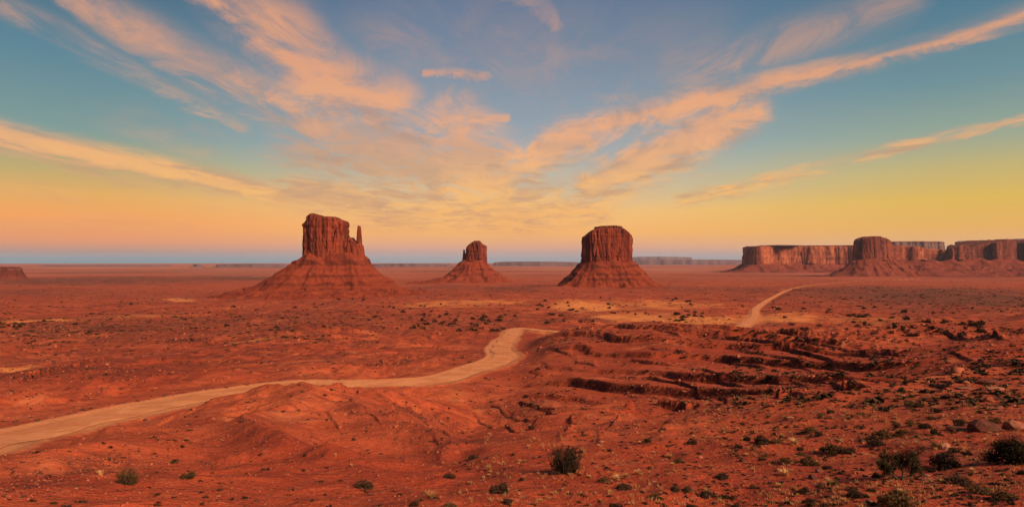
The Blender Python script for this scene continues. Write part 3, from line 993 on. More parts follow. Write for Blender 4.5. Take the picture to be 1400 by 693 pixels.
def outline_poly(pts, n, rough=0.0, seed=0, smooth=2):
    p = np.array(pts, float)
    q = np.vstack([p, p[:1]])
    d = np.concatenate([[0], np.cumsum(np.hypot(*(q[1:] - q[:-1]).T))])
    s = np.linspace(0, d[-1], n, endpoint=False)
    out = np.stack([np.interp(s, d, q[:, 0]), np.interp(s, d, q[:, 1])], 1)
    for _ in range(smooth):
        out = (np.roll(out, 1, 0) + out * 2 + np.roll(out, -1, 0)) / 4
    if rough:
        nn = normals2(out)
        lam = rough * 5
        out = out + nn * (rough * perlin2(out[:, 0] / lam, out[:, 1] / lam, seed) + 0.5 * rough * perlin2(out[:, 0] / lam * 2.7, out[:, 1] / lam * 2.7, seed + 1))[:, None]
    return out


def normals2(o):
    t = np.roll(o, -1, 0) - np.roll(o, 1, 0)
    n = np.stack([t[:, 1], -t[:, 0]], 1)
    return n / np.maximum(np.linalg.norm(n, axis=1), 1e-9)[:, None]


def cliff_mesh(name, out, topx, zb, unit=1.0, levels=46, batter=0.06, seed=0, prof=None, rings=12, deep=1.0, round_top=0.05, alc=0.0):
    """sheer rock wall round an outline (counter-clockwise), capped; topx: list of (x, z) giving the skyline"""
    n = len(out)
    nn = normals2(out)
    # smooth the normals so columns do not fan
    for _ in range(6):
        nn = (np.roll(nn, 1, 0) + nn + np.roll(nn, -1, 0)) / 3
    nn /= np.linalg.norm(nn, axis=1)[:, None]
    tx = np.array(topx, float)
    c = out.mean(0)

    def top(x, y):
        return np.interp(x, tx[:, 0], tx[:, 1]) + unit * 1.1 * perlin2(x / (11 * unit), y / (11 * unit), seed + 3)
    zt = top(out[:, 0], out[:, 1])
    V = []
    ts = np.linspace(0, 1, levels)
    for t in ts:
        z = zb + (zt - zb) * t
        hgt = (zt - zb)
        off = batter * hgt * (1 - t) ** 1.6
        x, y = out[:, 0], out[:, 1]
        a = perlin3(x / (38 * unit), y / (38 * unit), z / (230 * unit), seed)
        b = perlin3(x / (17 * unit), y / (17 * unit), z / (150 * unit), seed + 1)
        d = perlin3(x / (7.5 * unit), y / (7.5 * unit), z / (60 * unit), seed + 2)
        e = perlin3(x / (5 * unit), y / (5 * unit), z / (6 * unit), seed + 4)
        blk = np.round(a * 3.0) / 3.0
        disp = 6.5 * blk + 3.6 * a - 6.5 * np.exp(-(b / 0.09) ** 2) * (a > -0.15) + 3.0 * np.round(b * 2.5) / 2.5 - 1.6 * np.exp(-(d / 0.12) ** 2) + 1.0 * e + 2.2 * np.round(perlin3(x / (13 * unit), y / (13 * unit), z / (22 * unit), seed + 9) * 2) / 2
        disp = disp + alc * perlin3(x / (95 * unit), y / (95 * unit), z / (150 * unit), seed + 14)
        lay = perlin2(np.full(n, 0.0) + z / (9 * unit), x * 0 + 0.3, seed + 6)
        disp = disp * deep + 1.3 * lay
        rt = np.clip((t - (1 - round_top)) / round_top, 0, 1)
        disp = disp - rt ** 2 * 4.0
        pp = out + nn * (off + unit * disp)[:, None]
        if prof is not None:
            sc_ = np.interp(t, *zip(*prof))
            pp = c + (pp - c) * sc_
        V.append(np.column_stack([pp, z]))
    rim = V[-1][:, :2]
    for k in range(1, rings + 1):
        q = (1 - k / rings) ** 1.0
        pp = c + (rim - c) * max(q, 0.004)
        w = k / rings
        z = top(pp[:, 0], pp[:, 1]) + unit * 1.2 * min(1, w * 4)
        V.append(np.column_stack([pp, z]))
    Vt = np.vstack(V)
    return mesh_from(name, Vt, grid_faces(len(V), n, wrap=True), smooth=False)


def talus_mesh(name, out, zt, width, zg, unit=1.0, rings=60, seed=0, ledges=(), power=1.5, wob=0.25, inset=6.0):
    n = len(out)
    nn = normals2(out)
    for _ in range(40):
        nn = (np.roll(nn, 1, 0) + nn + np.roll(nn, -1, 0)) / 3
    nn /= np.linalg.norm(nn, axis=1)[:, None]
    th = np.arctan2(nn[:, 1], nn[:, 0])
    w = width(th) if callable(width) else np.full(n, width)
    w = w * (1 + wob * perlin2(np.cos(th) * 1.6 + 3, np.sin(th) * 1.6, seed) + wob * 0.5 * perlin2(np.cos(th) * 5, np.sin(th) * 5, seed + 1))
    V = []
    for k in range(rings + 1):
        u = k / rings
        pp = out + nn * (w * u - inset * unit * (1 - u))[:, None]
        h = (1 - u) ** power
        x, y = pp[:, 0], pp[:, 1]
        g = perlin2(x / (26 * unit), y / (26 * unit), seed + 2); g2 = perlin2(x / (9 * unit), y / (9 * unit), seed + 3)
        zz = np.full(n, zg + (zt - zg) * h)
        env = min(1, u * 7) * min(1, (1 - u) * 3.5)
        rad = perlin2(np.cos(th) * 14 + x * 0.0, np.sin(th) * 14, seed + 5)
        g3 = perlin2(x / (60 * unit), y / (60 * unit), seed + 12)
        zz = zz + unit * env * (-4.2 * np.abs(g) + 2.0 * g2 + 1.4 * rad + 6.5 * g3)
        # horizontal strata crop out as small cliffs
        for (zc, hc, soft) in ledges:
            zc_ = zc + unit * 1.2 * perlin2(x / (40 * unit), y / (40 * unit), seed + 7)
            amt = hc * np.clip(0.85 + 1.2 * perlin2(x / (38 * unit), y / (38 * unit), seed + 8), 0, 1.4)
            zz = zz + amt * (1 / (1 + np.exp(-(zz - zc_) / (soft * unit))) - 0.5) * 1.0
        if u > 0.93:
            zz = zz - unit * 9 * (u - 0.93) / 0.07
        V.append(np.column_stack([pp, zz]))
    return mesh_from(name, np.vstack(V), grid_faces(rings + 1, n, wrap=True)[:, ::-1], smooth=False)


def P3(px, D):          # world x of picture column at depth D
    return (px - 700) / F * D


def Zp(py, D):
    return CAMZ + (HOR - py) / F * D


def skyline(lst, D):
    return [(P3(x, D), Zp(y, D)) for x, y in lst]


# --- West butte with thumb
D = 2000.0
u1 = D / F
W = empty('butte', (P3(452, D), D, 30))
tag(W, 'tall red butte with a thin thumb spire on its right, left of centre', 'butte')


def child(name, me, mat, root):
    o = link(name, me, mat)
    o.parent = root
    o.matrix_parent_inverse = Matrix.Translation(-Vector(root.location))
    return o


o1 = outline_blob(P3(445.5, D), D, 26.5 * u1, 52, 420, 3.6, 1, 0.05)
child('cliff', cliff_mesh('cliff', o1, skyline([(410, 313), (418, 309), (421, 304), (424, 299), (428, 295), (432, 293.3), (437, 294.3), (440, 297.5), (442, 299.8), (445, 298.6), (450, 297.3), (461, 297.8), (463.5, 300.2), (469, 301.6), (473, 302.6), (475, 305), (480, 306)], D), Zp(355, D) - 3, 1.0, 56, 0.05, 3), M_CLIFF, W)
o2 = outline_blob(P3(481, D), D + 4, 12 * u1, 34, 240, 3, 5, 0.06)
child('shoulder', cliff_mesh('shoulder', o2, skyline([(465, 327), (474, 328), (478, 326), (481, 325), (483, 328.5), (487, 332.5), (492, 334), (498, 338)], D), Zp(358, D) - 3, 0.7, 40, 0.08, 13), M_CLIFF, W)
o3 = outline_blob(P3(491.3, D), D, 4.3 * u1, 13, 160, 2.4, 9, 0.08)
child('thumb_spire', cliff_mesh('thumb_spire', o3, skyline([(480, 310), (488, 309.2), (490, 308.6), (492, 309.2), (496, 311)], D), Zp(359, D) - 2, 0.32, 50, 0.03, 23,
      prof=[(0, 1.55), (0.12, 1.38), (0.3, 1.15), (0.48, 1.0), (0.52, 0.76), (0.8, 0.66), (0.88, 0.60), (1, 0.52)]), M_CLIFF, W)
ot = outline_blob(P3(456, D), D, 39.5 * u1, 60, 420, 2.8, 2, 0.04)


def w_west(th):
    c = np.cos(th)
    return 250 + 60 * np.maximum(0, -c)


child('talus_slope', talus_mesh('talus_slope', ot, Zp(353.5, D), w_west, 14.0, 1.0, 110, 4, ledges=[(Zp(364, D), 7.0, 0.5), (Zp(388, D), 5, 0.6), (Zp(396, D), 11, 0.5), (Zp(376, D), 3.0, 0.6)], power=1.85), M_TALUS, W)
# terraced red platform at its foot
op = outline_blob(P3(448, D), D - 30, 95 * u1, 240, 420, 2.2, 6, 0.10)
child('terraced_platform', talus_mesh('terraced_platform', op, Zp(394, D), 210, 8.0, 1.0, 90, 8, ledges=[(Zp(400, D), 5, 0.4), (Zp(405, D), 3.5, 0.4), (Zp(410, D), 3, 0.4)], power=0.55, inset=150), M_TALUS, W)

# --- East butte, smaller and farther
D = 3600.0
u1 = D / F
E = empty('butte', (P3(650, D), D, 30))
tag(E, 'smallest red butte with a thin spire on its left, centre distance', 'butte')
o1 = outline_blob(P3(650.7, D), D, 13.2 * u1, 50, 320, 3.2, 21, 0.05)
child('cliff', cliff_mesh('cliff', o1, skyline([(634, 341), (637, 338), (641, 335), (645, 332.3), (651, 331), (658, 331.5), (659.5, 334), (664, 335.5), (668, 338)], D), Zp(358, D) - 4, 1.2, 44, 0.05, 33), M_CLIFF, E)
o1c = outline_blob(P3(652, D), D, 6.4 * u1, 26, 160, 3.0, 25, 0.08)
child('caprock', cliff_mesh('caprock', o1c, skyline([(640, 332), (646, 331), (649, 329.6), (656, 329.4), (658, 331)], D), Zp(335.5, D), 0.8, 14, 0.02, 38), M_CAP, E)
o2 = outline_blob(P3(634.2, D), D, 1.5 * u1, 8, 100, 2.4, 29, 0.08)
child('thumb_spire', cliff_mesh('thumb_spire', o2, skyline([(630, 342), (634, 341), (640, 342)], D), Zp(360, D), 0.4, 34, 0.03, 43, prof=[(0, 1.7), (0.3, 1.2), (0.6, 0.95), (1, 0.6)]), M_CLIFF, E)
o2 = outline_blob(P3(637, D), D, 3.0 * u1, 24, 120, 2.6, 30, 0.08)
child('shoulder', cliff_mesh('shoulder', o2, skyline([(630, 349), (636, 347), (641, 345)], D), Zp(360, D), 0.6, 26, 0.05, 44), M_CLIFF, E)
ot = outline_blob(P3(648, D), D, 15.5 * u1, 60, 300, 2.6, 31, 0.04)
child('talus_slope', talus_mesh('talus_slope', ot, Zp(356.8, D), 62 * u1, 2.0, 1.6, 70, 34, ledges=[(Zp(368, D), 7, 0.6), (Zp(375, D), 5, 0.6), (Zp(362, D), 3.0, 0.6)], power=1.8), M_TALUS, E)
op = outline_blob(P3(630, D), D, 62 * u1, 260, 300, 2.2, 36, 0.10)
child('terraced_platform', talus_mesh('terraced_platform', op, Zp(379.5, D), 150, 4.0, 1.5, 50, 38, ledges=[(Zp(382, D), 4, 0.5)], power=1.3, inset=130), M_TALUS, E)

# --- Broad butte right of centre
D = 2600.0
u1 = D / F
B = empty('butte', (P3(830, D), D, 30))
tag(B, 'broad blocky red butte with a flat caprock, right of centre', 'butte')
o1 = outline_blob(P3(829.5, D), D, 32.0 * u1, 82, 480, 3.4, 51, 0.04)
child('cliff', cliff_mesh('cliff', o1, skyline([(790, 325), (796, 324), (801, 321.5), (806, 317.5), (810, 315.0), (813, 313.8), (831, 313), (849, 313.5), (852, 315), (857, 319), (861, 324.5), (864, 333), (870, 338)], D), Zp(360, D) - 3, 1.15, 56, 0.05, 53, round_top=0.04), M_CLIFF, B)
o1c = outline_blob(P3(831, D), D, 19.2 * u1, 46, 260, 3.0, 55, 0.05)
child('caprock', cliff_mesh('caprock', o1c, skyline([(808, 311.5), (812, 311), (822, 309.6), (840, 309.2), (850, 310), (856, 311)], D), Zp(317, D), 0.9, 14, 0.02, 58, deep=0.6), M_CAP, B)
ot = outline_blob(P3(829.5, D), D, 35.5 * u1, 92, 420, 2.8, 61, 0.03)
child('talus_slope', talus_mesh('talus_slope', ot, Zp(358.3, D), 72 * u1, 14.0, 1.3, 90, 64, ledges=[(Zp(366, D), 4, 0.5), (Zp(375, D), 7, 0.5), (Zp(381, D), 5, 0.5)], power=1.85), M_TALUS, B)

# --- mesas on the right
def mesa(label, pts, sky, zb, D, mat, tw, tzg, unit, seed, n=700, caplvl=None, tmat=None, zt=None, name='mesa', ledges=(), rough=1.0, levels=34, cat='mesa', power=2.0, deep=0.65, alc=14.0):
    out = outline_poly([(P3(x, d), d) for x, d in pts], n, 14 * unit * rough, seed)
    ctr = out.mean(0)
    root = empty(name, (ctr[0], ctr[1], 10))
    tag(root, label, cat)
    child('cliff', cliff_mesh('cliff', out, skyline(sky, D), zb, unit, levels, 0.06, seed, rings=8, deep=deep, alc=alc), mat, root)
    if caplvl is not None:
        z0, z1 = caplvl
        oc = ctr + (out - ctr) * 0.995 + normals2(out) * (-2.0 * unit)
        child('caprock', cliff_mesh('caprock', oc, [(x, z + z1) for x, z in skyline(sky, D)], z0, unit * 0.8, 12, 0.02, seed + 9, rings=6, deep=0.6), M_CAP, root)
    if tw:
        child('talus_slope', talus_mesh('talus_slope', out, zt if zt else zb + 12 * unit, tw, tzg, unit, 46, seed + 5, ledges=ledges, power=power), tmat or M_TALUSD, root)
    return root


D = 8000.0
mesa('long flat-topped mesa left of the domed bluff, with dark caprock rim',
     [(1018, 7750), (1036, 7600), (1055, 7660), (1060, 7980), (1085, 8060), (1110, 8000), (1140, 8090), (1168, 8020), (1200, 8050), (1235, 8100), (1235, 8900), (1040, 8900), (1019, 8300)],
     [(1010, 341), (1019, 339.5), (1024, 337.6), (1051, 337.0), (1110, 336.6), (1170, 336.2), (1240, 336)], Zp(361, D), D, M_MESA, 330, 10, 3.0, 101, 900, caplvl=(Zp(339.6, D), 9.0), ledges=[(Zp(365, D), 12, 2)], zt=Zp(358.5, D))
D = 7000.0
mesa('low pale orange cliffs between the domed bluff and the dark cliffs',
     [(1200, 7000), (1222, 6940), (1236, 6990), (1252, 6930), (1275, 6990), (1296, 6960), (1300, 7500), (1205, 7500)],
     [(1195, 337), (1223, 336), (1245, 337), (1262, 338.5), (1280, 341), (1296, 341.5)], Zp(358, D), D, M_MESA, 260, 15, 2.4, 121, 500, zt=Zp(355.0, D))
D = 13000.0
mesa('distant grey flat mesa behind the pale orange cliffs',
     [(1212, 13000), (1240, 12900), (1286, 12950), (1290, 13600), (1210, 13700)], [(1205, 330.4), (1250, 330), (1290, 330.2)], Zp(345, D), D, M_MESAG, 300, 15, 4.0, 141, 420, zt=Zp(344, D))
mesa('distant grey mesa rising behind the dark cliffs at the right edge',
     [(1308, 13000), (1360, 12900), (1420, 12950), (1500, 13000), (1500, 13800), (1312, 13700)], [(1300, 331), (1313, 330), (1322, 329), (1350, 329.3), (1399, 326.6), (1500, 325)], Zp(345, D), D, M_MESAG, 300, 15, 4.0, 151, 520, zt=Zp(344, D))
D = 6500.0
mesa('dark jagged row of cliffs at the right edge',
     [(1295, 6520), (1302, 6440), (1312, 6420), (1322, 6490), (1338, 6450), (1355, 6480), (1362, 6400), (1386, 6390), (1392, 6470), (1405, 6400), (1440, 6420), (1500, 6450), (1500, 7000), (1310, 7000)],
     [(1290, 341), (1297, 339.5), (1301, 338), (1306, 336), (1310, 333.8), (1316, 335), (1322, 338), (1330, 336.5), (1343, 334), (1356, 331.5), (1361, 328.8), (1371, 327.2), (1384, 328.5), (1390, 331.5), (1399, 328), (1430, 329), (1500, 331)],
     Zp(356, D), D, M_MESAD, 380, 12, 2.2, 161, 900, ledges=[(Zp(361, D), 10, 1.5), (Zp(366, D), 9, 1.5)], zt=Zp(353.5, D))
D = 5500.0
mesa('dark domed bluff standing in front of the long mesa', [(1170, 5500), (1180, 5440), (1196, 5420), (1214, 5445), (1222, 5510), (1219, 5720), (1180, 5740), (1171, 5640)],
     [(1164, 335), (1169, 332), (1172, 327.5), (1179, 325), (1187, 323.6), (1200, 323.4), (1208, 325.5), (1215, 328.8), (1220, 332.5), (1226, 340)], Zp(356, D), D, M_MESAD, 300, 8, 1.9, 171, 460,
     zt=Zp(353, D), ledges=[(Zp(361, D), 9, 1.2), (Zp(368, D), 8, 1.2)], cat='bluff', name='bluff')
D = 5600.0
ridge = empty('low_ridge', (P3(1320, D), D, 10))
tag(ridge, 'low dark terraced ridge running right from the domed bluff', 'ridge')
orr = outline_poly([(P3(1215, D), D), (P3(1260, D), D - 90), (P3(1330, D), D - 60), (P3(1420, D), D - 120), (P3(1520, D), D), (P3(1520, D), D + 300), (P3(1220, D), D + 300)], 600, 26, 181)
child('talus_slope', talus_mesh('talus_slope', orr, Zp(357.5, D), 420, 5, 2.2, 60, 183, ledges=[(Zp(361, D), 9, 1.0), (Zp(365, D), 8, 1.0), (Zp(369, D), 6, 1.0)], power=1.35, inset=60), M_TALUSD, ridge)
D = 3900.0
mesa('small dark low mesa at the far left edge', [(-60, 3900), (0, 3840), (20, 3860), (31, 3900), (26, 4060), (-60, 4080)], [(-60, 364.5), (-10, 365), (8, 365.6), (16, 367.4), (31, 368.4)], Zp(369.5, D), D, M_MESAD, 55, 8, 0.7, 191, 300, zt=Zp(368.5, D))
# faint mesas along the horizon
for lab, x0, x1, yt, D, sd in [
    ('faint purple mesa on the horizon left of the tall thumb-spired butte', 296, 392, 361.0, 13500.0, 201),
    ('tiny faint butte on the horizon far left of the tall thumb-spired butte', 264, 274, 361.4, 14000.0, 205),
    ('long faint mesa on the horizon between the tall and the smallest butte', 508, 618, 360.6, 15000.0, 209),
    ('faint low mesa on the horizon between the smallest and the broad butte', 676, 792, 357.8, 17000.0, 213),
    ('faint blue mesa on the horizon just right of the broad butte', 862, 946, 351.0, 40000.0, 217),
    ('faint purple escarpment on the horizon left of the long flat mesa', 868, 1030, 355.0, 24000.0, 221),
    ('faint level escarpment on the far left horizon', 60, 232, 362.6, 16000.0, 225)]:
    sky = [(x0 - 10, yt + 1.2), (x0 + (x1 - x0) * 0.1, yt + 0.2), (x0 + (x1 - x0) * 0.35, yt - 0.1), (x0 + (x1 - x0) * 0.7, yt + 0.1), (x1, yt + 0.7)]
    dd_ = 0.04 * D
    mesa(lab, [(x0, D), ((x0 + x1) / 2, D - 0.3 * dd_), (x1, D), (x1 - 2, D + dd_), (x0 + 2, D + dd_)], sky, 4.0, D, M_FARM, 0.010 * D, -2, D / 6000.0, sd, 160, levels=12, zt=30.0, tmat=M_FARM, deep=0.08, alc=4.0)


# ------------------------------------------------------------------ plants
def tri_leaves(c, size, rs, aspect=0.5, up=0.0):
    n = len(c)
    d1 = rs.normal(size=(n, 3)); d1[:, 2] += up
    d1 /= np.linalg.norm(d1, axis=1)[:, None]
    d2 = np.cross(d1, rs.normal(size=(n, 3))); d2 /= np.linalg.norm(d2, axis=1)[:, None]
    sz = (size * rs.uniform(0.6, 1.35, n))[:, None]
    a = c - d1 * sz * 0.5 - d2 * sz * aspect * 0.5
    b = c - d1 * sz * 0.5 + d2 * sz * aspect * 0.5
    t = c + d1 * sz * 0.6
    return np.stack([a, b, t], 1).reshape(-1, 3), np.arange(3 * n).reshape(-1, 3)


def tube(p0, p1, r0, r1, sides=4):
    p0 = np.array(p0, float); p1 = np.array(p1, float)
    d = p1 - p0; d = d / max(np.linalg.norm(d), 1e-9)
    a = np.cross(d, [0.3, 0.9, 0.2]); a /= max(np.linalg.norm(a), 1e-9); b = np.cross(d, a)
    th = np.linspace(0, 2 * np.pi, sides, endpoint=False)
    ring = np.cos(th)[:, None] * a + np.sin(th)[:, None] * b
    V = np.vstack([p0 + ring * r0, p1 + ring * r1])
    Fc = []
    for i in range(sides):
        j = (i + 1) % sides
        Fc += [(i, j, sides + j), (i, sides + j, sides + i)]
    return V, np.array(Fc)


def merge(parts):
    V, Fs, o = [], [], 0
    for v, f in parts:
        V.append(v); Fs.append(np.asarray(f) + o); o += len(v)
    return np.vstack(V), np.vstack(Fs)


def dome_points(n, rs, lumps, flat=0.75, inner=0.55):
    """points through a lumpy dome of radius about 1"""
    cs = rs.normal(size=(lumps, 3)); cs[:, 2] = np.abs(cs[:, 2]) * 0.8
    cs /= np.linalg.norm(cs, axis=1)[:, None]
    cs *= rs.uniform(0.35, 0.72, lumps)[:, None]
    k = rs.integers(0, lumps, n)
    d = rs.normal(size=(n, 3)); d /= np.linalg.norm(d, axis=1)[:, None]
    p = cs[k] + d * (rs.uniform(inner, 1.0, n) ** 0.6 * rs.uniform(0.28, 0.46, lumps)[k])[:, None]
    p[:, 2] = np.abs(p[:, 2]) * flat + 0.02
    return p


def shrub_meshes(seed, n=1500, flat=0.8, lumps=9, size=0.14):
    rs = np.random.default_rng(seed)
    p = dome_points(n, rs, lumps, flat)
    fol = mesh_from('foliage', *tri_leaves(p, size, rs, 0.55, 0.25))
    st = []
    for i in range(16):
        e = p[rs.integers(0, n)] * 0.92
        m_ = e * 0.5 + rs.normal(size=3) * 0.05; m_[2] = abs(m_[2])
        st.append(tube((0, 0, -0.12), m_, 0.030, 0.020, 3)); st.append(tube(m_, e, 0.020, 0.008, 3))
    return fol, mesh_from('stems', *merge(st))


def small_shrub_mesh(seed, n=260):
    rs = np.random.default_rng(seed)
    p = dome_points(n, rs, 6, 0.8, 0.3)
    a = tri_leaves(p, 0.24, rs, 0.7, 0.2)
    st = [tube((0, 0, -0.15), p[rs.integers(0, n)] * 0.8, 0.04, 0.015, 3) for _ in range(5)]
    return mesh_from('shrub', *merge([a] + st))


def tuft_mesh(seed, n=110, lean=0.55, h=0.9):
    rs = np.random.default_rng(seed)
    parts_v, parts_f = [], []
    th = rs.uniform(0, 2 * np.pi, n); r0 = 0.30 * np.sqrt(rs.uniform(0, 1, n))
    base = np.stack([r0 * np.cos(th), r0 * np.sin(th), np.full(n, -0.05)], 1)
    out = np.stack([np.cos(th + rs.normal(0, .5, n)), np.sin(th + rs.normal(0, .5, n)), np.zeros(n)], 1)
    ln_ = rs.uniform(0.55, 1.0, n)[:, None] * h
    le = rs.uniform(0.1, 1.0, n)[:, None] * lean
    midp = base + out * le * ln_ * 0.45 + np.array([0, 0, 1.0]) * ln_ * 0.62
    tip = base + out * le * ln_ * 1.15 + np.array([0, 0, 1.0]) * ln_ * 0.95
    side = np.cross(out, [0, 0, 1.0]) * 0.022
    V = np.stack([base - side, base + side, midp + side * 0.8, midp - side * 0.8, tip], 1).reshape(-1, 3)
    k = np.arange(n)[:, None] * 5
    Fc = np.concatenate([k + [0, 1, 2], k + [0, 2, 3], k + [3, 2, 4]], 0)
    return mesh_from('grass_tuft', V, Fc)


def upright_bush(seed):
    rs = np.random.default_rng(seed)
    st, leaf = [], []
    for i in range(95):
        th = rs.uniform(0, 2 * np.pi); rb = 0.55 * math.sqrt(rs.uniform(0, 1))
        b = np.array([rb * math.cos(th), rb * math.sin(th), -0.1])
        hh = rs.uniform(0.95, 1.75) * (1.05 - 0.25 * rb)
        t = b + np.array([math.cos(th) * rb * 0.55 + rs.normal(0, .07), math.sin(th) * rb * 0.55 + rs.normal(0, .07), hh])
        m_ = (b + t) / 2 + rs.normal(size=3) * 0.04
        st.append(tube(b, m_, 0.016, 0.013, 3)); st.append(tube(m_, t, 0.013, 0.005, 3))
        q = b + (t - b) * rs.uniform(0.12, 1.0, 26)[:, None] + rs.normal(size=(26, 3)) * 0.045
        leaf.append(tri_leaves(q, 0.13, rs, 0.32, 1.6))
    return mesh_from('foliage', *merge(leaf)), mesh_from('stems', *merge(st))


def juniper(seed, spread=1.0, dense=1.0):
    rs = np.random.default_rng(seed)
    wood, leaf = [], []

    def grow(p, d, ln_, r, lv):
        q = p.copy()
        nseg = 3
        for k in range(nseg):
            d2 = d + rs.normal(size=3) * 0.24; d2[2] += 0.06; d2 /= np.linalg.norm(d2)
            e = q + d2 * ln_ / nseg
            wood.append(tube(q, e, r * (1 - 0.22 * k), r * (1 - 0.22 * (k + 1)), 5 if lv < 2 else 3))
            if lv >= 2:
                n = int(44 * dense)
                c = e + rs.normal(size=(n, 3)) * 0.075 * spread
                leaf.append(tri_leaves(c, 0.062, rs, 0.5, 0.5))
            q = e; d = d2
        if lv < 3:
            for b in range(rs.integers(3, 5)):
                dd = d * 0.55 + rs.normal(size=3) * 0.62 + np.array([0, 0, 0.18]); dd /= np.linalg.norm(dd)
                st_ = p + (q - p) * rs.uniform(0.55, 1.0)
                grow(st_, dd, ln_ * rs.uniform(0.55, 0.8), r * 0.5, lv + 1)
    for lean in ((-0.45, 0.1, 0.85), (0.15, -0.15, 0.95), (-0.9, 0.2, 0.55), (0.7, 0.1, 0.55)):
        v = np.array(lean); v /= np.linalg.norm(v)
        grow(np.array([0, 0, -0.1]), v, 0.62, 0.062, 1)
    return mesh_from('crown', *merge(leaf)), mesh_from('trunk', *merge(wood))


SHRUBS = []
for k in range(6):
    f_, s_ = shrub_meshes(300 + k, flat=[.8, .95, .65, .8, .7, .9][k], lumps=[9, 7, 12, 8, 10, 6][k])
    f_.materials.append(M_SAGE if k % 3 else M_OLIVE if k == 3 else M_SAGE); s_.materials.append(M_TWIG)
    SHRUBS.append((f_, s_))
OLIVES = []
for k in range(3):
    f_, s_ = shrub_meshes(330 + k, 1300, 0.8, 10, 0.13)
    f_.materials.append(M_OLIVE); s_.materials.append(M_TWIG)
    OLIVES.append((f_, s_))
SMALL = [small_shrub_mesh(350 + k) for k in range(6)]
for m_ in SMALL:
    m_.materials.append(M_SAGE)
TUFTS = [tuft_mesh(370 + k, 130, [.5, .75, .6, .9][k], [1.0, .8, .9, .7][k]) for k in range(4)]
for m_ in TUFTS:
    m_.materials.append(M_STRAW)


REC = []


def place_shrub(px, py, w, label, group, kind='sage', hk=1.0, name='shrub', cat='shrub'):
    h_ = hit(px, py + w * 0.30)
    if h_ is None:
        return None
    x, y, z, r = h_
    s_ = w / 2 / F * y * (1.35 if kind in ('sage', 'olive') else 1.2)
    rz = random.uniform(0, 6.28)
    sc_ = (s_ * random.uniform(.92, 1.08), s_ * random.uniform(.92, 1.08), s_ * hk * random.uniform(.85, 1.1))
    if kind in ('sage', 'olive'):
        f_, t_ = random.choice(SHRUBS if kind == 'sage' else OLIVES)
        root = empty(name, (x, y, z))
        root.rotation_euler.z = rz; root.scale = sc_
        a = link('foliage', f_); a.parent = root
        b = link('stems', t_); b.parent = root
    elif kind == 'tuft':
        root = link('grass_tuft', random.choice(TUFTS), loc=(x, y, z))
        root.rotation_euler.z = rz; root.scale = sc_
        cat = 'grass tuft'
    else:
        root = link(name, random.choice(SMALL), loc=(x, y, z))
        root.rotation_euler.z = rz; root.scale = sc_
    REC.append((root, px, py, w))
    return tag(root, label, cat, group)


# the plants that stand out, one by one
h_ = hit(773, 645); s_ = 17 / F * h_[1] / 0.62
f_, t_ = upright_bush(401)
f_.materials.append(M_GREEN); t_.materials.append(M_TWIG)
root = empty('upright_bush', h_[:3]); root.scale = (s_, s_, s_ * 0.82)
link('foliage', f_).parent = root; link('stems', t_).parent = root
tag(root, 'tall dark upright bush standing alone at the bottom centre', 'bush')

h_ = hit(1232, 656); s_ = 34 / F * h_[1] / 1.05
f_, t_ = juniper(405, 0.62, 0.85)
f_.materials.append(M_GREEN); t_.materials.append(M_TWIG)
root = empty('juniper_tree', h_[:3]); root.scale = (s_ * 1.0, s_, s_ * 1.35)
link('crown', f_).parent = root; link('trunk', t_).parent = root
tag(root, 'small gnarled juniper with bare forked trunk, lower right foreground', 'tree')

h_ = hit(1392, 634); s_ = 36 / F * h_[1] / 1.0
f_, t_ = juniper(411, 1.6, 2.2)
f_.materials.append(M_GREEN); t_.materials.append(M_TWIG)
root = empty('juniper_tree', h_[:3]); root.scale = (s_, s_, s_ * 0.85)
link('crown', f_).parent = root; link('trunk', t_).parent = root
tag(root, 'big dense dark green juniper cut off by the right edge', 'tree')

h_ = hit(176, 661); s_ = 11 / F * h_[1] / 0.62
f_, t_ = upright_bush(403)
f_.materials.append(M_OLIVE); t_.materials.append(M_TWIG)
root = empty('upright_bush', h_[:3]); root.scale = (s_, s_, s_ * 0.75)
link('foliage', f_).parent = root; link('stems', t_).parent = root
tag(root, 'ragged upright bush on the dark left foreground slope', 'bush')

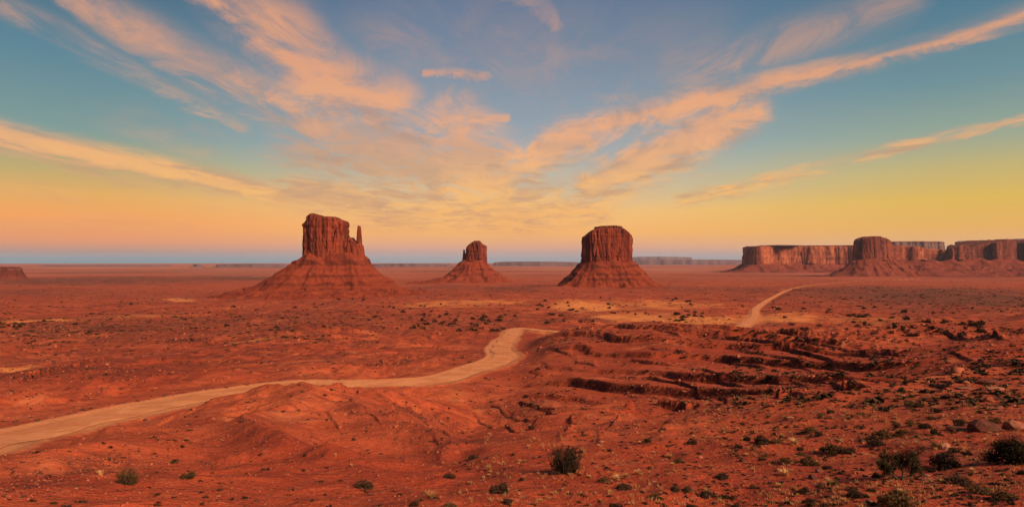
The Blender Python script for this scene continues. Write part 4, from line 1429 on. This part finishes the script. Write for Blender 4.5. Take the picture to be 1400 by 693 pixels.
UNIQ = [
    (1229, 678, 46, 'olive', 'largest yellow-green shrub, below the gnarled juniper at bottom right'),
    (1289, 627, 40, 'sage', 'wide low dark shrub between the two junipers'),
    (1171, 672, 25, 'sage', 'dark shrub left of the largest yellow-green shrub'),
    (853, 663, 20, 'sage', 'dark rounded shrub right below the dry grass clump at bottom centre'),
    (684, 666, 26, 'sage', 'wide dark shrub lower left of the tall upright bush'),
    (694, 683, 15, 'sage', 'small dark shrub just below the wide one left of the upright bush'),
    (988, 648, 17, 'sage', 'dark pointed shrub alone on bare soil right of bottom centre'),
    (1198, 602, 22, 'sage', 'dark shrub directly above the gnarled juniper'),
    (1205, 591, 24, 'olive', 'grass-topped shrub behind the dark shrub above the gnarled juniper'),
    (1306, 613, 17, 'sage', 'dark round shrub beside the upright pale rock'),
    (1341, 665, 26, 'olive', 'rounded olive shrub low in the right corner'),
    (1374, 674, 28, 'olive', 'spreading olive shrub nearest the bottom right corner'),
    (1315, 653, 25, 'sage', 'dark shrub right of the gnarled juniper'),
    (497, 661, 20, 'sage', 'dark ragged shrub on the left hill above the bottom edge'),
    (257, 647, 17, 'olive', 'olive shrub on the curved ledge of the left hill'),
    (239, 629, 11, 'sage', 'small dark round shrub on the left hill slope'),
    (614, 688, 21, 'sage', 'dark shrub cut by the bottom edge left of centre'),
    (844, 690, 21, 'sage', 'dark shrub cut by the bottom edge right of centre'),
    (1039, 600, 21, 'sage', 'largest dark shrub of the group at the foot of the ledgy slope'),
    (1140, 610, 31, 'olive', 'wide pale-topped shrub in the middle of the right slope'),
    (1420, 690, 30, 'sage', 'dark shrub leaving the bottom right corner'),
]
for px, py, w, kd, lab in UNIQ:
    if px < 1400:
        place_shrub(px, py, w, lab, 'distinct foreground shrubs', kd, 0.95)

CENTRE = [(828, 654, 15), (1010, 608, 11), (1034, 608, 10), (1021, 599, 10), (930, 628, 14), (898, 676, 16), (922, 667, 13), (938, 667, 13), (967, 673, 16), (990, 677, 14),
          (1030, 663, 11), (1006, 689, 11), (835, 614, 8), (715, 653, 8), (829, 638, 8), (906, 622, 6), (947, 603, 12), (992, 597, 9), (885, 601, 12), (944, 691, 12), (759, 644, 12),
          (647, 623, 13), (615, 649, 14), (712, 654, 9), (566, 687, 14), (720, 540, 8), (727, 583, 10), (548, 674, 8), (641, 640, 7), (677, 650, 6), (701, 620, 8), (735, 503, 9)]
RIGHT = [(1231, 590, 15), (1246, 577, 15), (1226, 579, 11), (1279, 589, 14), (1280, 607, 14), (1323, 618, 13), (1321, 661, 12), (1192, 668, 11), (1096, 619, 13), (1099, 668, 16), (1129, 677, 8),
         (1075, 628, 16), (1107, 629, 24), (1140, 620, 10), (1127, 627, 9), (1131, 637, 12), (1163, 615, 16), (1109, 586, 16), (1120, 592, 12), (1061, 601, 14), (1045, 601, 16), (1094, 591, 8),
         (1130, 584, 7), (1141, 583, 8), (1122, 566, 12), (1135, 562, 10), (1160, 571, 8), (1210, 559, 11), (1181, 557, 7), (1246, 551, 18), (1258, 553, 10), (1224, 546, 8), (1280, 544, 9),
         (1282, 560, 12), (1298, 541, 9), (1234, 532, 12), (1340, 562, 9), (1361, 573, 14), (1312, 577, 16), (1265, 580, 16), (1273, 570, 10), (1260, 638, 14), (1183, 649, 8), (1199, 648, 15)]
LEFT = [(417, 621, 7), (274, 656, 6), (249, 609, 8), (317, 681, 8), (334, 679, 9), (211, 596, 7), (300, 668, 8), (90, 690, 12), (450, 690, 8), (400, 668, 7), (360, 640, 6), (152, 610, 7)]
for px, py, w in CENTRE:
    place_shrub(px, py, w, 'small dark shrub scattered on the red slope at bottom centre', 'small shrubs at bottom centre', 'sage' if w > 9 else 'small')
for px, py, w in RIGHT:
    place_shrub(px, py, w, 'small dark shrub scattered on the stony right-hand slope', 'small shrubs on the right-hand slope', ('sage' if random.random() < .75 else 'olive') if w > 9 else 'small')
for px, py, w in LEFT:
    place_shrub(px, py, w, 'tiny dark shrub on the bare left-hand hill', 'tiny shrubs on the left-hand hill', 'small')
TF = [(712, 628, 11), (844, 649, 19), (858, 647, 14), (873, 642, 16), (917, 620, 15), (798, 614, 15), (826, 613, 8), (895, 617, 9), (807, 649, 11), (967, 669, 14), (990, 586, 12), (1021, 619, 9),
      (757, 673, 10), (723, 609, 9), (920, 632, 10), (589, 672, 24), (669, 637, 18), (643, 658, 10), (481, 634, 8), (459, 620, 7), (1136, 655, 22), (1073, 641, 26), (1066, 661, 14), (1087, 600, 20),
      (1235, 668, 22), (1010, 585, 9), (950, 595, 9), (1330, 640, 16), (1290, 655, 14), (1180, 690, 18), (137, 643, 14), (1150, 600, 12), (1250, 620, 12), (1348, 600, 12), (1030, 640, 10)]
for px, py, w in TF:
    place_shrub(px, py, w * 1.15, 'dry straw-coloured grass tuft on the foreground slope', 'dry grass tufts in the foreground', 'tuft', 0.9)
# more small ones between them
for i in range(42):
    px, py = random.uniform(1000, 1398), random.uniform(520, 690)
    place_shrub(px, py, random.uniform(5, 11) * (0.6 + (py - 500) / 250), 'small dark shrub scattered on the stony right-hand slope', 'small shrubs on the right-hand slope', 'sage' if py > 600 else 'small')
for i in range(40):
    px, py = random.uniform(620, 1398), random.uniform(575, 690)
    place_shrub(px, py, random.uniform(5, 11), 'dry straw-coloured grass tuft on the foreground slope', 'dry grass tufts in the foreground', 'tuft', 0.8)

MIDZ = [((535, 715, 414, 450), 44, 'dark shrub on the plain left of the road bend', 'shrubs left of the road bend', (6, 11)),
        ((735, 960, 405, 444), 40, 'dark shrub on the orange sand below the broad butte', 'shrubs on the orange sand', (6, 11)),
        ((1045, 1340, 420, 462), 54, 'dark shrub on the sandy rise right of the far road', 'shrubs on the right-hand rise', (6.5, 14)),
        ((0, 400, 398, 470), 26, 'dark shrub dotting the open plain at left', 'shrubs on the left plain', (5, 9)),
        ((390, 535, 408, 440), 12, 'dark shrub on the plain below the tall butte', 'shrubs below the tall butte', (5, 8))]
for (x0, x1, y0, y1), n, lab, grp, (w0, w1) in MIDZ:
    cl = [(random.uniform(x0, x1), random.uniform(y0, y1)) for _ in range(max(3, n // 7))]
    for i in range(n):
        if random.random() < 0.6:
            c = random.choice(cl)
            px, py = min(max(random.gauss(c[0], 22), x0), x1), min(max(random.gauss(c[1], 5), y0), y1)
        else:
            px, py = random.uniform(x0, x1), random.uniform(y0, y1)
        w = random.uniform(w0, w1) * (0.55 + 0.45 * (py - 380) / 70)
        place_shrub(px, py, w, lab, grp, 'small', 1.0)

# ------------------------------------------------------------------ stones
def rock_mesh(seed, sub=2, flat=0.7, cuts=9):
    rs = np.random.default_rng(seed)
    bm = bmesh.new()
    bmesh.ops.create_icosphere(bm, subdivisions=sub, radius=1.0)
    P_ = np.array([v.co[:] for v in bm.verts])
    for _ in range(cuts):
        n = rs.normal(size=3); n /= np.linalg.norm(n)
        lim = rs.uniform(0.5, 0.82)
        d = P_ @ n
        P_ = P_ - np.maximum(d - lim, 0)[:, None] * n
    P_ = P_ * (1 + 0.05 * rs.normal(size=(len(P_), 1)))
    P_[:, 2] *= flat
    for v, p in zip(bm.verts, P_):
        v.co = p
    me = bpy.data.meshes.new('boulder')
    bm.to_mesh(me); bm.free()
    return me


ROCKS = {}
for kind_, mt in (('red', M_STONE), ('dark', M_STONED), ('pale', M_STONEL)):
    ROCKS[kind_] = [rock_mesh(500 + k + len(kind_) * 10, 2, [.75, .5, .62, .35][k]) for k in range(4)]
    for m_ in ROCKS[kind_]:
        m_.materials.append(mt)


def place_rock(px, py, w, label, group, kind='red', hk=1.0, tilt=0.15, var=None, name='boulder', dk=0.8, cat='boulder'):
    h_ = hit(px, py)
    if h_ is None:
        return
    x, y, z, r = h_
    s_ = w / 2 / F * y
    me = ROCKS[kind][var if var is not None else random.randrange(4)]
    o = link(name, me, loc=(x, y, z + s_ * 0.12 * hk))
    o.scale = (s_ * 1.12, s_ * dk, s_ * hk)
    o.rotation_euler = (random.gauss(0, tilt), random.gauss(0, tilt), random.uniform(-0.5, 0.5) if w > 20 else random.uniform(0, 6.28))
    REC.append((o, px, py, w))
    return tag(o, label, cat, group)


for px, py, w, kd, hk, var, lab in [
    (1348, 588, 42, 'dark', .95, 0, 'largest dark boulder slab, above the right-edge juniper'),
    (1388, 585, 28, 'pale', 1.0, 0, 'pale grey boulder behind the right-edge juniper'),
    (1307, 588, 36, 'dark', .7, 3, 'tilted dark slab left of the largest boulder'),
    (1293, 614, 15, 'pale', 1.5, 0, 'upright pale rock beside a dark round shrub'),
    (1364, 594, 9, 'pale', .9, 2, 'small whitish rock right below the largest boulder'),
    (1079, 573, 18, 'pale', .8, 2, 'pale-topped rock alone at the foot of the ledgy slope'),
    (1112, 655, 15, 'dark', 1.1, 0, 'lower of two round dark rocks left of the gnarled juniper'),
    (1120, 645, 15, 'dark', 1.1, 2, 'upper of two round dark rocks left of the gnarled juniper'),
    (1261, 655, 15, 'dark', .9, 2, 'dark rock at the foot of the gnarled juniper'),
    (1269, 650, 19, 'pale', .35, 3, 'flat pale slab at the foot of the gnarled juniper'),
    (1192, 686, 19, 'pale', .6, 1, 'pale flat rock on the bottom edge below the gnarled juniper'),
    (1287, 530, 17, 'dark', .9, 0, 'dark rock high on the stony right slope'),
    (1372, 629, 15, 'pale', .5, 3, 'flat pale rock left of the right-edge juniper'),
    (1184, 620, 15, 'pale', .3, 3, 'thin pale slab upper left of the gnarled juniper'),
    (1350, 523, 30, 'dark', .6, 3, 'dark layered slab topping the rock heap at upper right'),
    (1320, 531, 25, 'pale', .5, 1, 'pale slab on the left of the rock heap at upper right'),
    (1359, 532, 30, 'pale', .45, 3, 'pale slab in the middle of the rock heap at upper right'),
    (1351, 549, 25, 'red', .7, 0, 'reddish boulder below the rock heap at upper right'),
    (199, 575, 6, 'dark', 1.6, 0, 'small dark rock knob on the ridge edge beside the left road'),
]:
    place_rock(px, py, w, lab, 'distinct foreground rocks', kd, hk, .08, var)
for i in range(64):
    px, py = random.gauss(1335, 55), random.gauss(545, 32)
    if 1190 < px < 1400 and 500 < py < 640:
        place_rock(px, py, random.uniform(6, 15), 'flat broken stone strewn over the right-hand slope', 'stones strewn over the right-hand slope', random.choice(['red', 'pale', 'red', 'dark']), random.uniform(.35, .8))
for i in range(34):
    px, py = random.uniform(640, 1200), random.uniform(590, 690)
    place_rock(px, py, random.uniform(3.5, 8), 'small loose stone on the foreground slope at bottom centre', 'loose stones at bottom centre', random.choice(['red', 'pale', 'dark']), random.uniform(.5, .9))
# row of stones along the far edge of the left road
k_ = 0
for i in range(14, 14 * 7):
    p = road_c[i]; t_ = road_c[i + 1] - road_c[i - 1]; t_ = t_ / np.linalg.norm(t_)
    nrm = np.array([-t_[1], t_[0]])
    if nrm @ p < 0:
        nrm = -nrm
    if i % 3:
        continue
    q = p + nrm * (6.3 + random.uniform(-.5, .5)) + t_ * random.uniform(-1, 1)
    z = float(gz(q[0], q[1])[0])
    o = link('roadside_stone', random.choice(ROCKS['dark'] + ROCKS['red']), loc=(q[0], q[1], z + .08))
    sz = random.uniform(.28, .6)
    o.scale = (sz * 1.2, sz, sz * .9); o.rotation_euler = (0, 0, random.uniform(0, 6))
    REC.append((o, i * 10, 560, 4))
    tag(o, 'stone lining the far edge of the left road', 'stone', 'stones lining the left road')

# give each scattered thing a label of its own: by the nearest landmark and side, then by order
LAND = [(1232, 636, 'the gnarled juniper'), (1385, 612, 'the right-edge juniper'), (1345, 528, 'the rock heap at upper right'), (1348, 586, 'the largest boulder slab'),
        (1293, 611, 'the upright pale rock'), (1229, 680, 'the largest yellow-green shrub'), (1079, 572, 'the lone pale-topped rock'), (773, 628, 'the tall upright bush'),
        (1116, 650, 'the two round dark rocks'), (1140, 610, 'the wide pale-topped shrub'), (988, 648, 'the dark pointed shrub'), (684, 666, 'the wide dark shrub'),
        (176, 646, 'the ragged bush at lower left'), (497, 661, 'the ragged shrub on the left hill'), (257, 647, 'the olive shrub on the left hill'), (853, 660, 'the dark rounded shrub'),
        (1039, 600, 'the largest shrub below the ledgy slope'), (1287, 530, 'the high dark rock'), (1350, 668, 'the corner olive shrub')]
NTH = ['nearest', 'second nearest', 'third nearest', 'fourth nearest', 'fifth nearest', 'sixth nearest', 'seventh nearest', 'eighth nearest', 'ninth nearest', 'tenth nearest',
       'eleventh nearest', 'twelfth nearest', 'thirteenth nearest', 'fourteenth nearest', 'fifteenth nearest']
ORD = lambda n: '%d%s' % (n, 'th' if 10 <= n % 100 <= 20 else {1: 'st', 2: 'nd', 3: 'rd'}.get(n % 10, 'th'))
KINDW = {'small shrubs at bottom centre': 'small dark shrub', 'small shrubs on the right-hand slope': 'small dark shrub', 'tiny shrubs on the left-hand hill': 'tiny dark shrub',
         'dry grass tufts in the foreground': 'dry straw grass tuft', 'stones strewn over the right-hand slope': 'flat broken stone', 'loose stones at bottom centre': 'small loose stone'}
buck = {}
rows = {}
for o, px, py, w in REC:
    g = o.get('group')
    if g in KINDW:
        d_, lx, ly, nm = min((math.hypot(px - a, (py - b) * 1.6), a, b, n) for a, b, n in LAND)
        dx, dy = px - lx, (py - ly) * 1.6
        sd_ = ('right of' if dx > 0 else 'left of') if abs(dx) > abs(dy) else ('below' if dy > 0 else 'above')
        buck.setdefault((KINDW[g], sd_, nm), []).append((d_, o))
    elif g and not g.startswith('distinct'):
        rows.setdefault(g, []).append((px, o))
for (kw, sd_, nm), lst in buck.items():
    lst.sort(key=lambda t: t[0])
    for i, (d_, o) in enumerate(lst):
        o['label'] = ('%s %s %s' % (kw, sd_, nm)) if len(lst) == 1 else ('%s %s %s %s' % (NTH[min(i, 14)], kw, sd_, nm))
for g, lst in rows.items():
    lst.sort(key=lambda t: t[0])
    for i, (px, o) in enumerate(lst):
        o['label'] = '%s, %s from the left' % (o['label'], ORD(i + 1))

# ------------------------------------------------------------------ uncountable scatter
def view_points(n, x0, x1, y0, y1, dens=None):
    out = []
    # march many picture positions at once through the grid columns
    px = rng.uniform(x0, x1, n); py = rng.uniform(y0, y1, n)
    az = np.arctan((px - 700) / F); tn = (HOR - py) / F * np.cos(az)
    j = np.clip(np.searchsorted(AZ, az), 1, NC - 1)
    for c0 in range(0, n, 2000):
        sl = slice(c0, c0 + 2000)
        col = Z[:, j[sl]]
        g = col - (CAMZ + R[:, None] * tn[sl][None, :])
        g[R < 10] = -1
        k = np.argmax(g >= 0, 0)
        ok = g[k, np.arange(g.shape[1])] >= 0
        r = R[k] * (1 + rng.uniform(-.002, .002, len(k)))
        out.append(np.stack([r * np.sin(az[sl]), r * np.cos(az[sl]), k, j[sl], ok], 1))
    q = np.vstack(out)
    q = q[q[:, 4] > 0]
    return q


def scatter(name, pts, sizes, mat, template, flat=(0.6, 1.0), jit=0.25, sink=0.1):
    n = len(pts)
    tv, tf = template
    z = gz(pts[:, 0], pts[:, 1])
    a = rng.uniform(0, 6.283, n)
    V = tv[None] * (1 + rng.normal(0, jit, (n, len(tv), 3)))
    c, s2 = np.cos(a)[:, None], np.sin(a)[:, None]
    x = V[..., 0] * c - V[..., 1] * s2; y = V[..., 0] * s2 + V[..., 1] * c
    fl = rng.uniform(*flat, n)[:, None]
    W_ = np.stack([x * sizes[:, None] + pts[:, 0][:, None], y * sizes[:, None] + pts[:, 1][:, None],
                   (V[..., 2] * fl - sink) * sizes[:, None] + z[:, None]], -1)
    Fc = tf[None] + (np.arange(n) * len(tv))[:, None, None]
    me = mesh_from(name, W_.reshape(-1, 3), Fc.reshape(-1, 3))
    o = link(name, me, mat)
    o['kind'] = 'stuff'
    return o


cube_v = np.array([(x, y, z) for x in (-1, 1) for y in (-1, 1) for z in (-.3, 1)], float)
cube_v[cube_v[:, 2] > 0, :2] *= 0.7
cube_f = np.array([(0, 1, 3), (0, 3, 2), (4, 6, 7), (4, 7, 5), (0, 4, 5), (0, 5, 1), (2, 3, 7), (2, 7, 6), (1, 5, 7), (1, 7, 3), (0, 2, 6), (0, 6, 4)])
rs_ = np.random.default_rng(3)
bush_v, bush_f = tri_leaves(dome_points(26, rs_, 5, .9, .2), 0.62, rs_, 0.9, .2)

# scrub on the plain
q = np.vstack([view_points(12000, 0, 1400, 371, 400), view_points(13000, 0, 1400, 400, 470), view_points(3800, 0, 700, 430, 520), view_points(2500, 1000, 1400, 440, 560)])
i_, j_ = q[:, 2].astype(int), q[:, 3].astype(int)
clump = perlin2(q[:, 0] / 90, q[:, 1] / 140, 96) * .6 + perlin2(q[:, 0] / 25, q[:, 1] / 40, 97) * .4
pk = 0.22 + 0.6 * ATT_scrub[i_, j_] + 0.9 * np.clip(clump, -.3, 1)
okk = (rng.uniform(0, 1, len(q)) < pk) & (ATT_road[i_, j_] < .05) & (np.hypot(q[:, 0], q[:, 1]) < 7000)
q = q[okk]
dist_ = np.hypot(q[:, 0], q[:, 1])
scatter('desert_scrub', q[:, :2], np.clip(rng.lognormal(-0.45, .5, len(q)), .25, 1.9) * np.clip(dist_ / 480, .5, 2.3), M_SCRUB, (bush_v, bush_f), (.6, 1.0), .05)
# small plants and litter on the near slopes
q = view_points(5200, 0, 1400, 470, 692)
i_, j_ = q[:, 2].astype(int), q[:, 3].astype(int)
pk = 0.10 + 0.75 * sstep(600, 1150, 700 + q[:, 0] / q[:, 1] * F) * sstep(420, 560, HOR + 0 * q[:, 0] + (CAMZ - Z[i_, j_]) / q[:, 1] * F)
okk = (rng.uniform(0, 1, len(q)) < pk) & (ATT_road[i_, j_] < .05)
q = q[okk]
scatter('low_ground_plants', q[:, :2], rng.uniform(.07, .20, len(q)) * np.clip(np.hypot(q[:, 0], q[:, 1]) / 40, .8, 3), M_SCRUB, (bush_v, bush_f), (.5, .9), .05)
# dry grass blades between the shrubs
tm_ = tuft_mesh(390, 16, .7, .9)
tv_ = np.array([v.co[:] for v in tm_.vertices]); tv_[:, :2] *= 1.2
tf_ = np.array([p.vertices[:] for p in tm_.polygons])
q = np.vstack([view_points(1500, 620, 1400, 540, 692), view_points(900, 950, 1400, 500, 692)])
i_, j_ = q[:, 2].astype(int), q[:, 3].astype(int)
okk = (perlin2(q[:, 0] / 6, q[:, 1] / 6, 99) > -.15) & (ATT_road[i_, j_] < .05)
q = q[okk]
scatter('dry_grass', q[:, :2], rng.uniform(.10, .26, len(q)) * np.clip(np.hypot(q[:, 0], q[:, 1]) / 40, .8, 2.2), M_STRAW, (tv_, tf_), (.7, 1.1), .03, 0.0)
# broken rock below the ledges
q = view_points(120000, 0, 1400, 440, 692)
i_, j_ = q[:, 2].astype(int), q[:, 3].astype(int)
cl = perlin2(q[:, 0] / 14, q[:, 1] / 14, 98)
pk = 0.6 * ledge_mask[i_, j_] + 0.06 + 0.16 * np.clip(cl, 0, 1)
okk = (rng.uniform(0, 1, len(q)) < pk) & (ATT_road[i_, j_] < .05)
q = q[okk]
d_ = np.hypot(q[:, 0], q[:, 1])
half = rng.uniform(0, 1, len(q))
szz = d_ * rng.lognormal(-7.35, .5, len(q))
for nm, m0, m1, mt in (('broken_rock', 0, .55, M_STONE), ('dark_broken_rock', .55, .975, M_STONED), ('pale_broken_rock', .975, 1.01, M_STONEL)):
    w_ = (half >= m0) & (half < m1)
    scatter(nm, q[w_, :2], szz[w_], mt, (cube_v, cube_f), (.4, 1.1), .25)

# ------------------------------------------------------------------ haze
hz = bpy.data.meshes.new('haze')
bm = bmesh.new()
bmesh.ops.create_cube(bm, size=1.0)
for v_ in bm.verts:
    v_.co = Vector((v_.co.x * 104000, v_.co.y * 104000, -40 if v_.co.z < 0 else 620))
bm.to_mesh(hz); bm.free()
hm = bpy.data.materials.new('thin_evening_haze')
hm.use_nodes = True
hm.node_tree.nodes.clear()
pv = hm.node_tree.nodes.new('ShaderNodeVolumePrincipled')
pv.inputs['Color'].default_value = (0.80, 0.84, 1.0, 1)
pv.inputs['Density'].default_value = 0.7e-5
pv.inputs['Anisotropy'].default_value = 0.0
ho = hm.node_tree.nodes.new('ShaderNodeOutputMaterial')
hm.node_tree.links.new(pv.outputs[0], ho.inputs['Volume'])
haze = link('haze', hz, hm)
haze['kind'] = 'stuff'
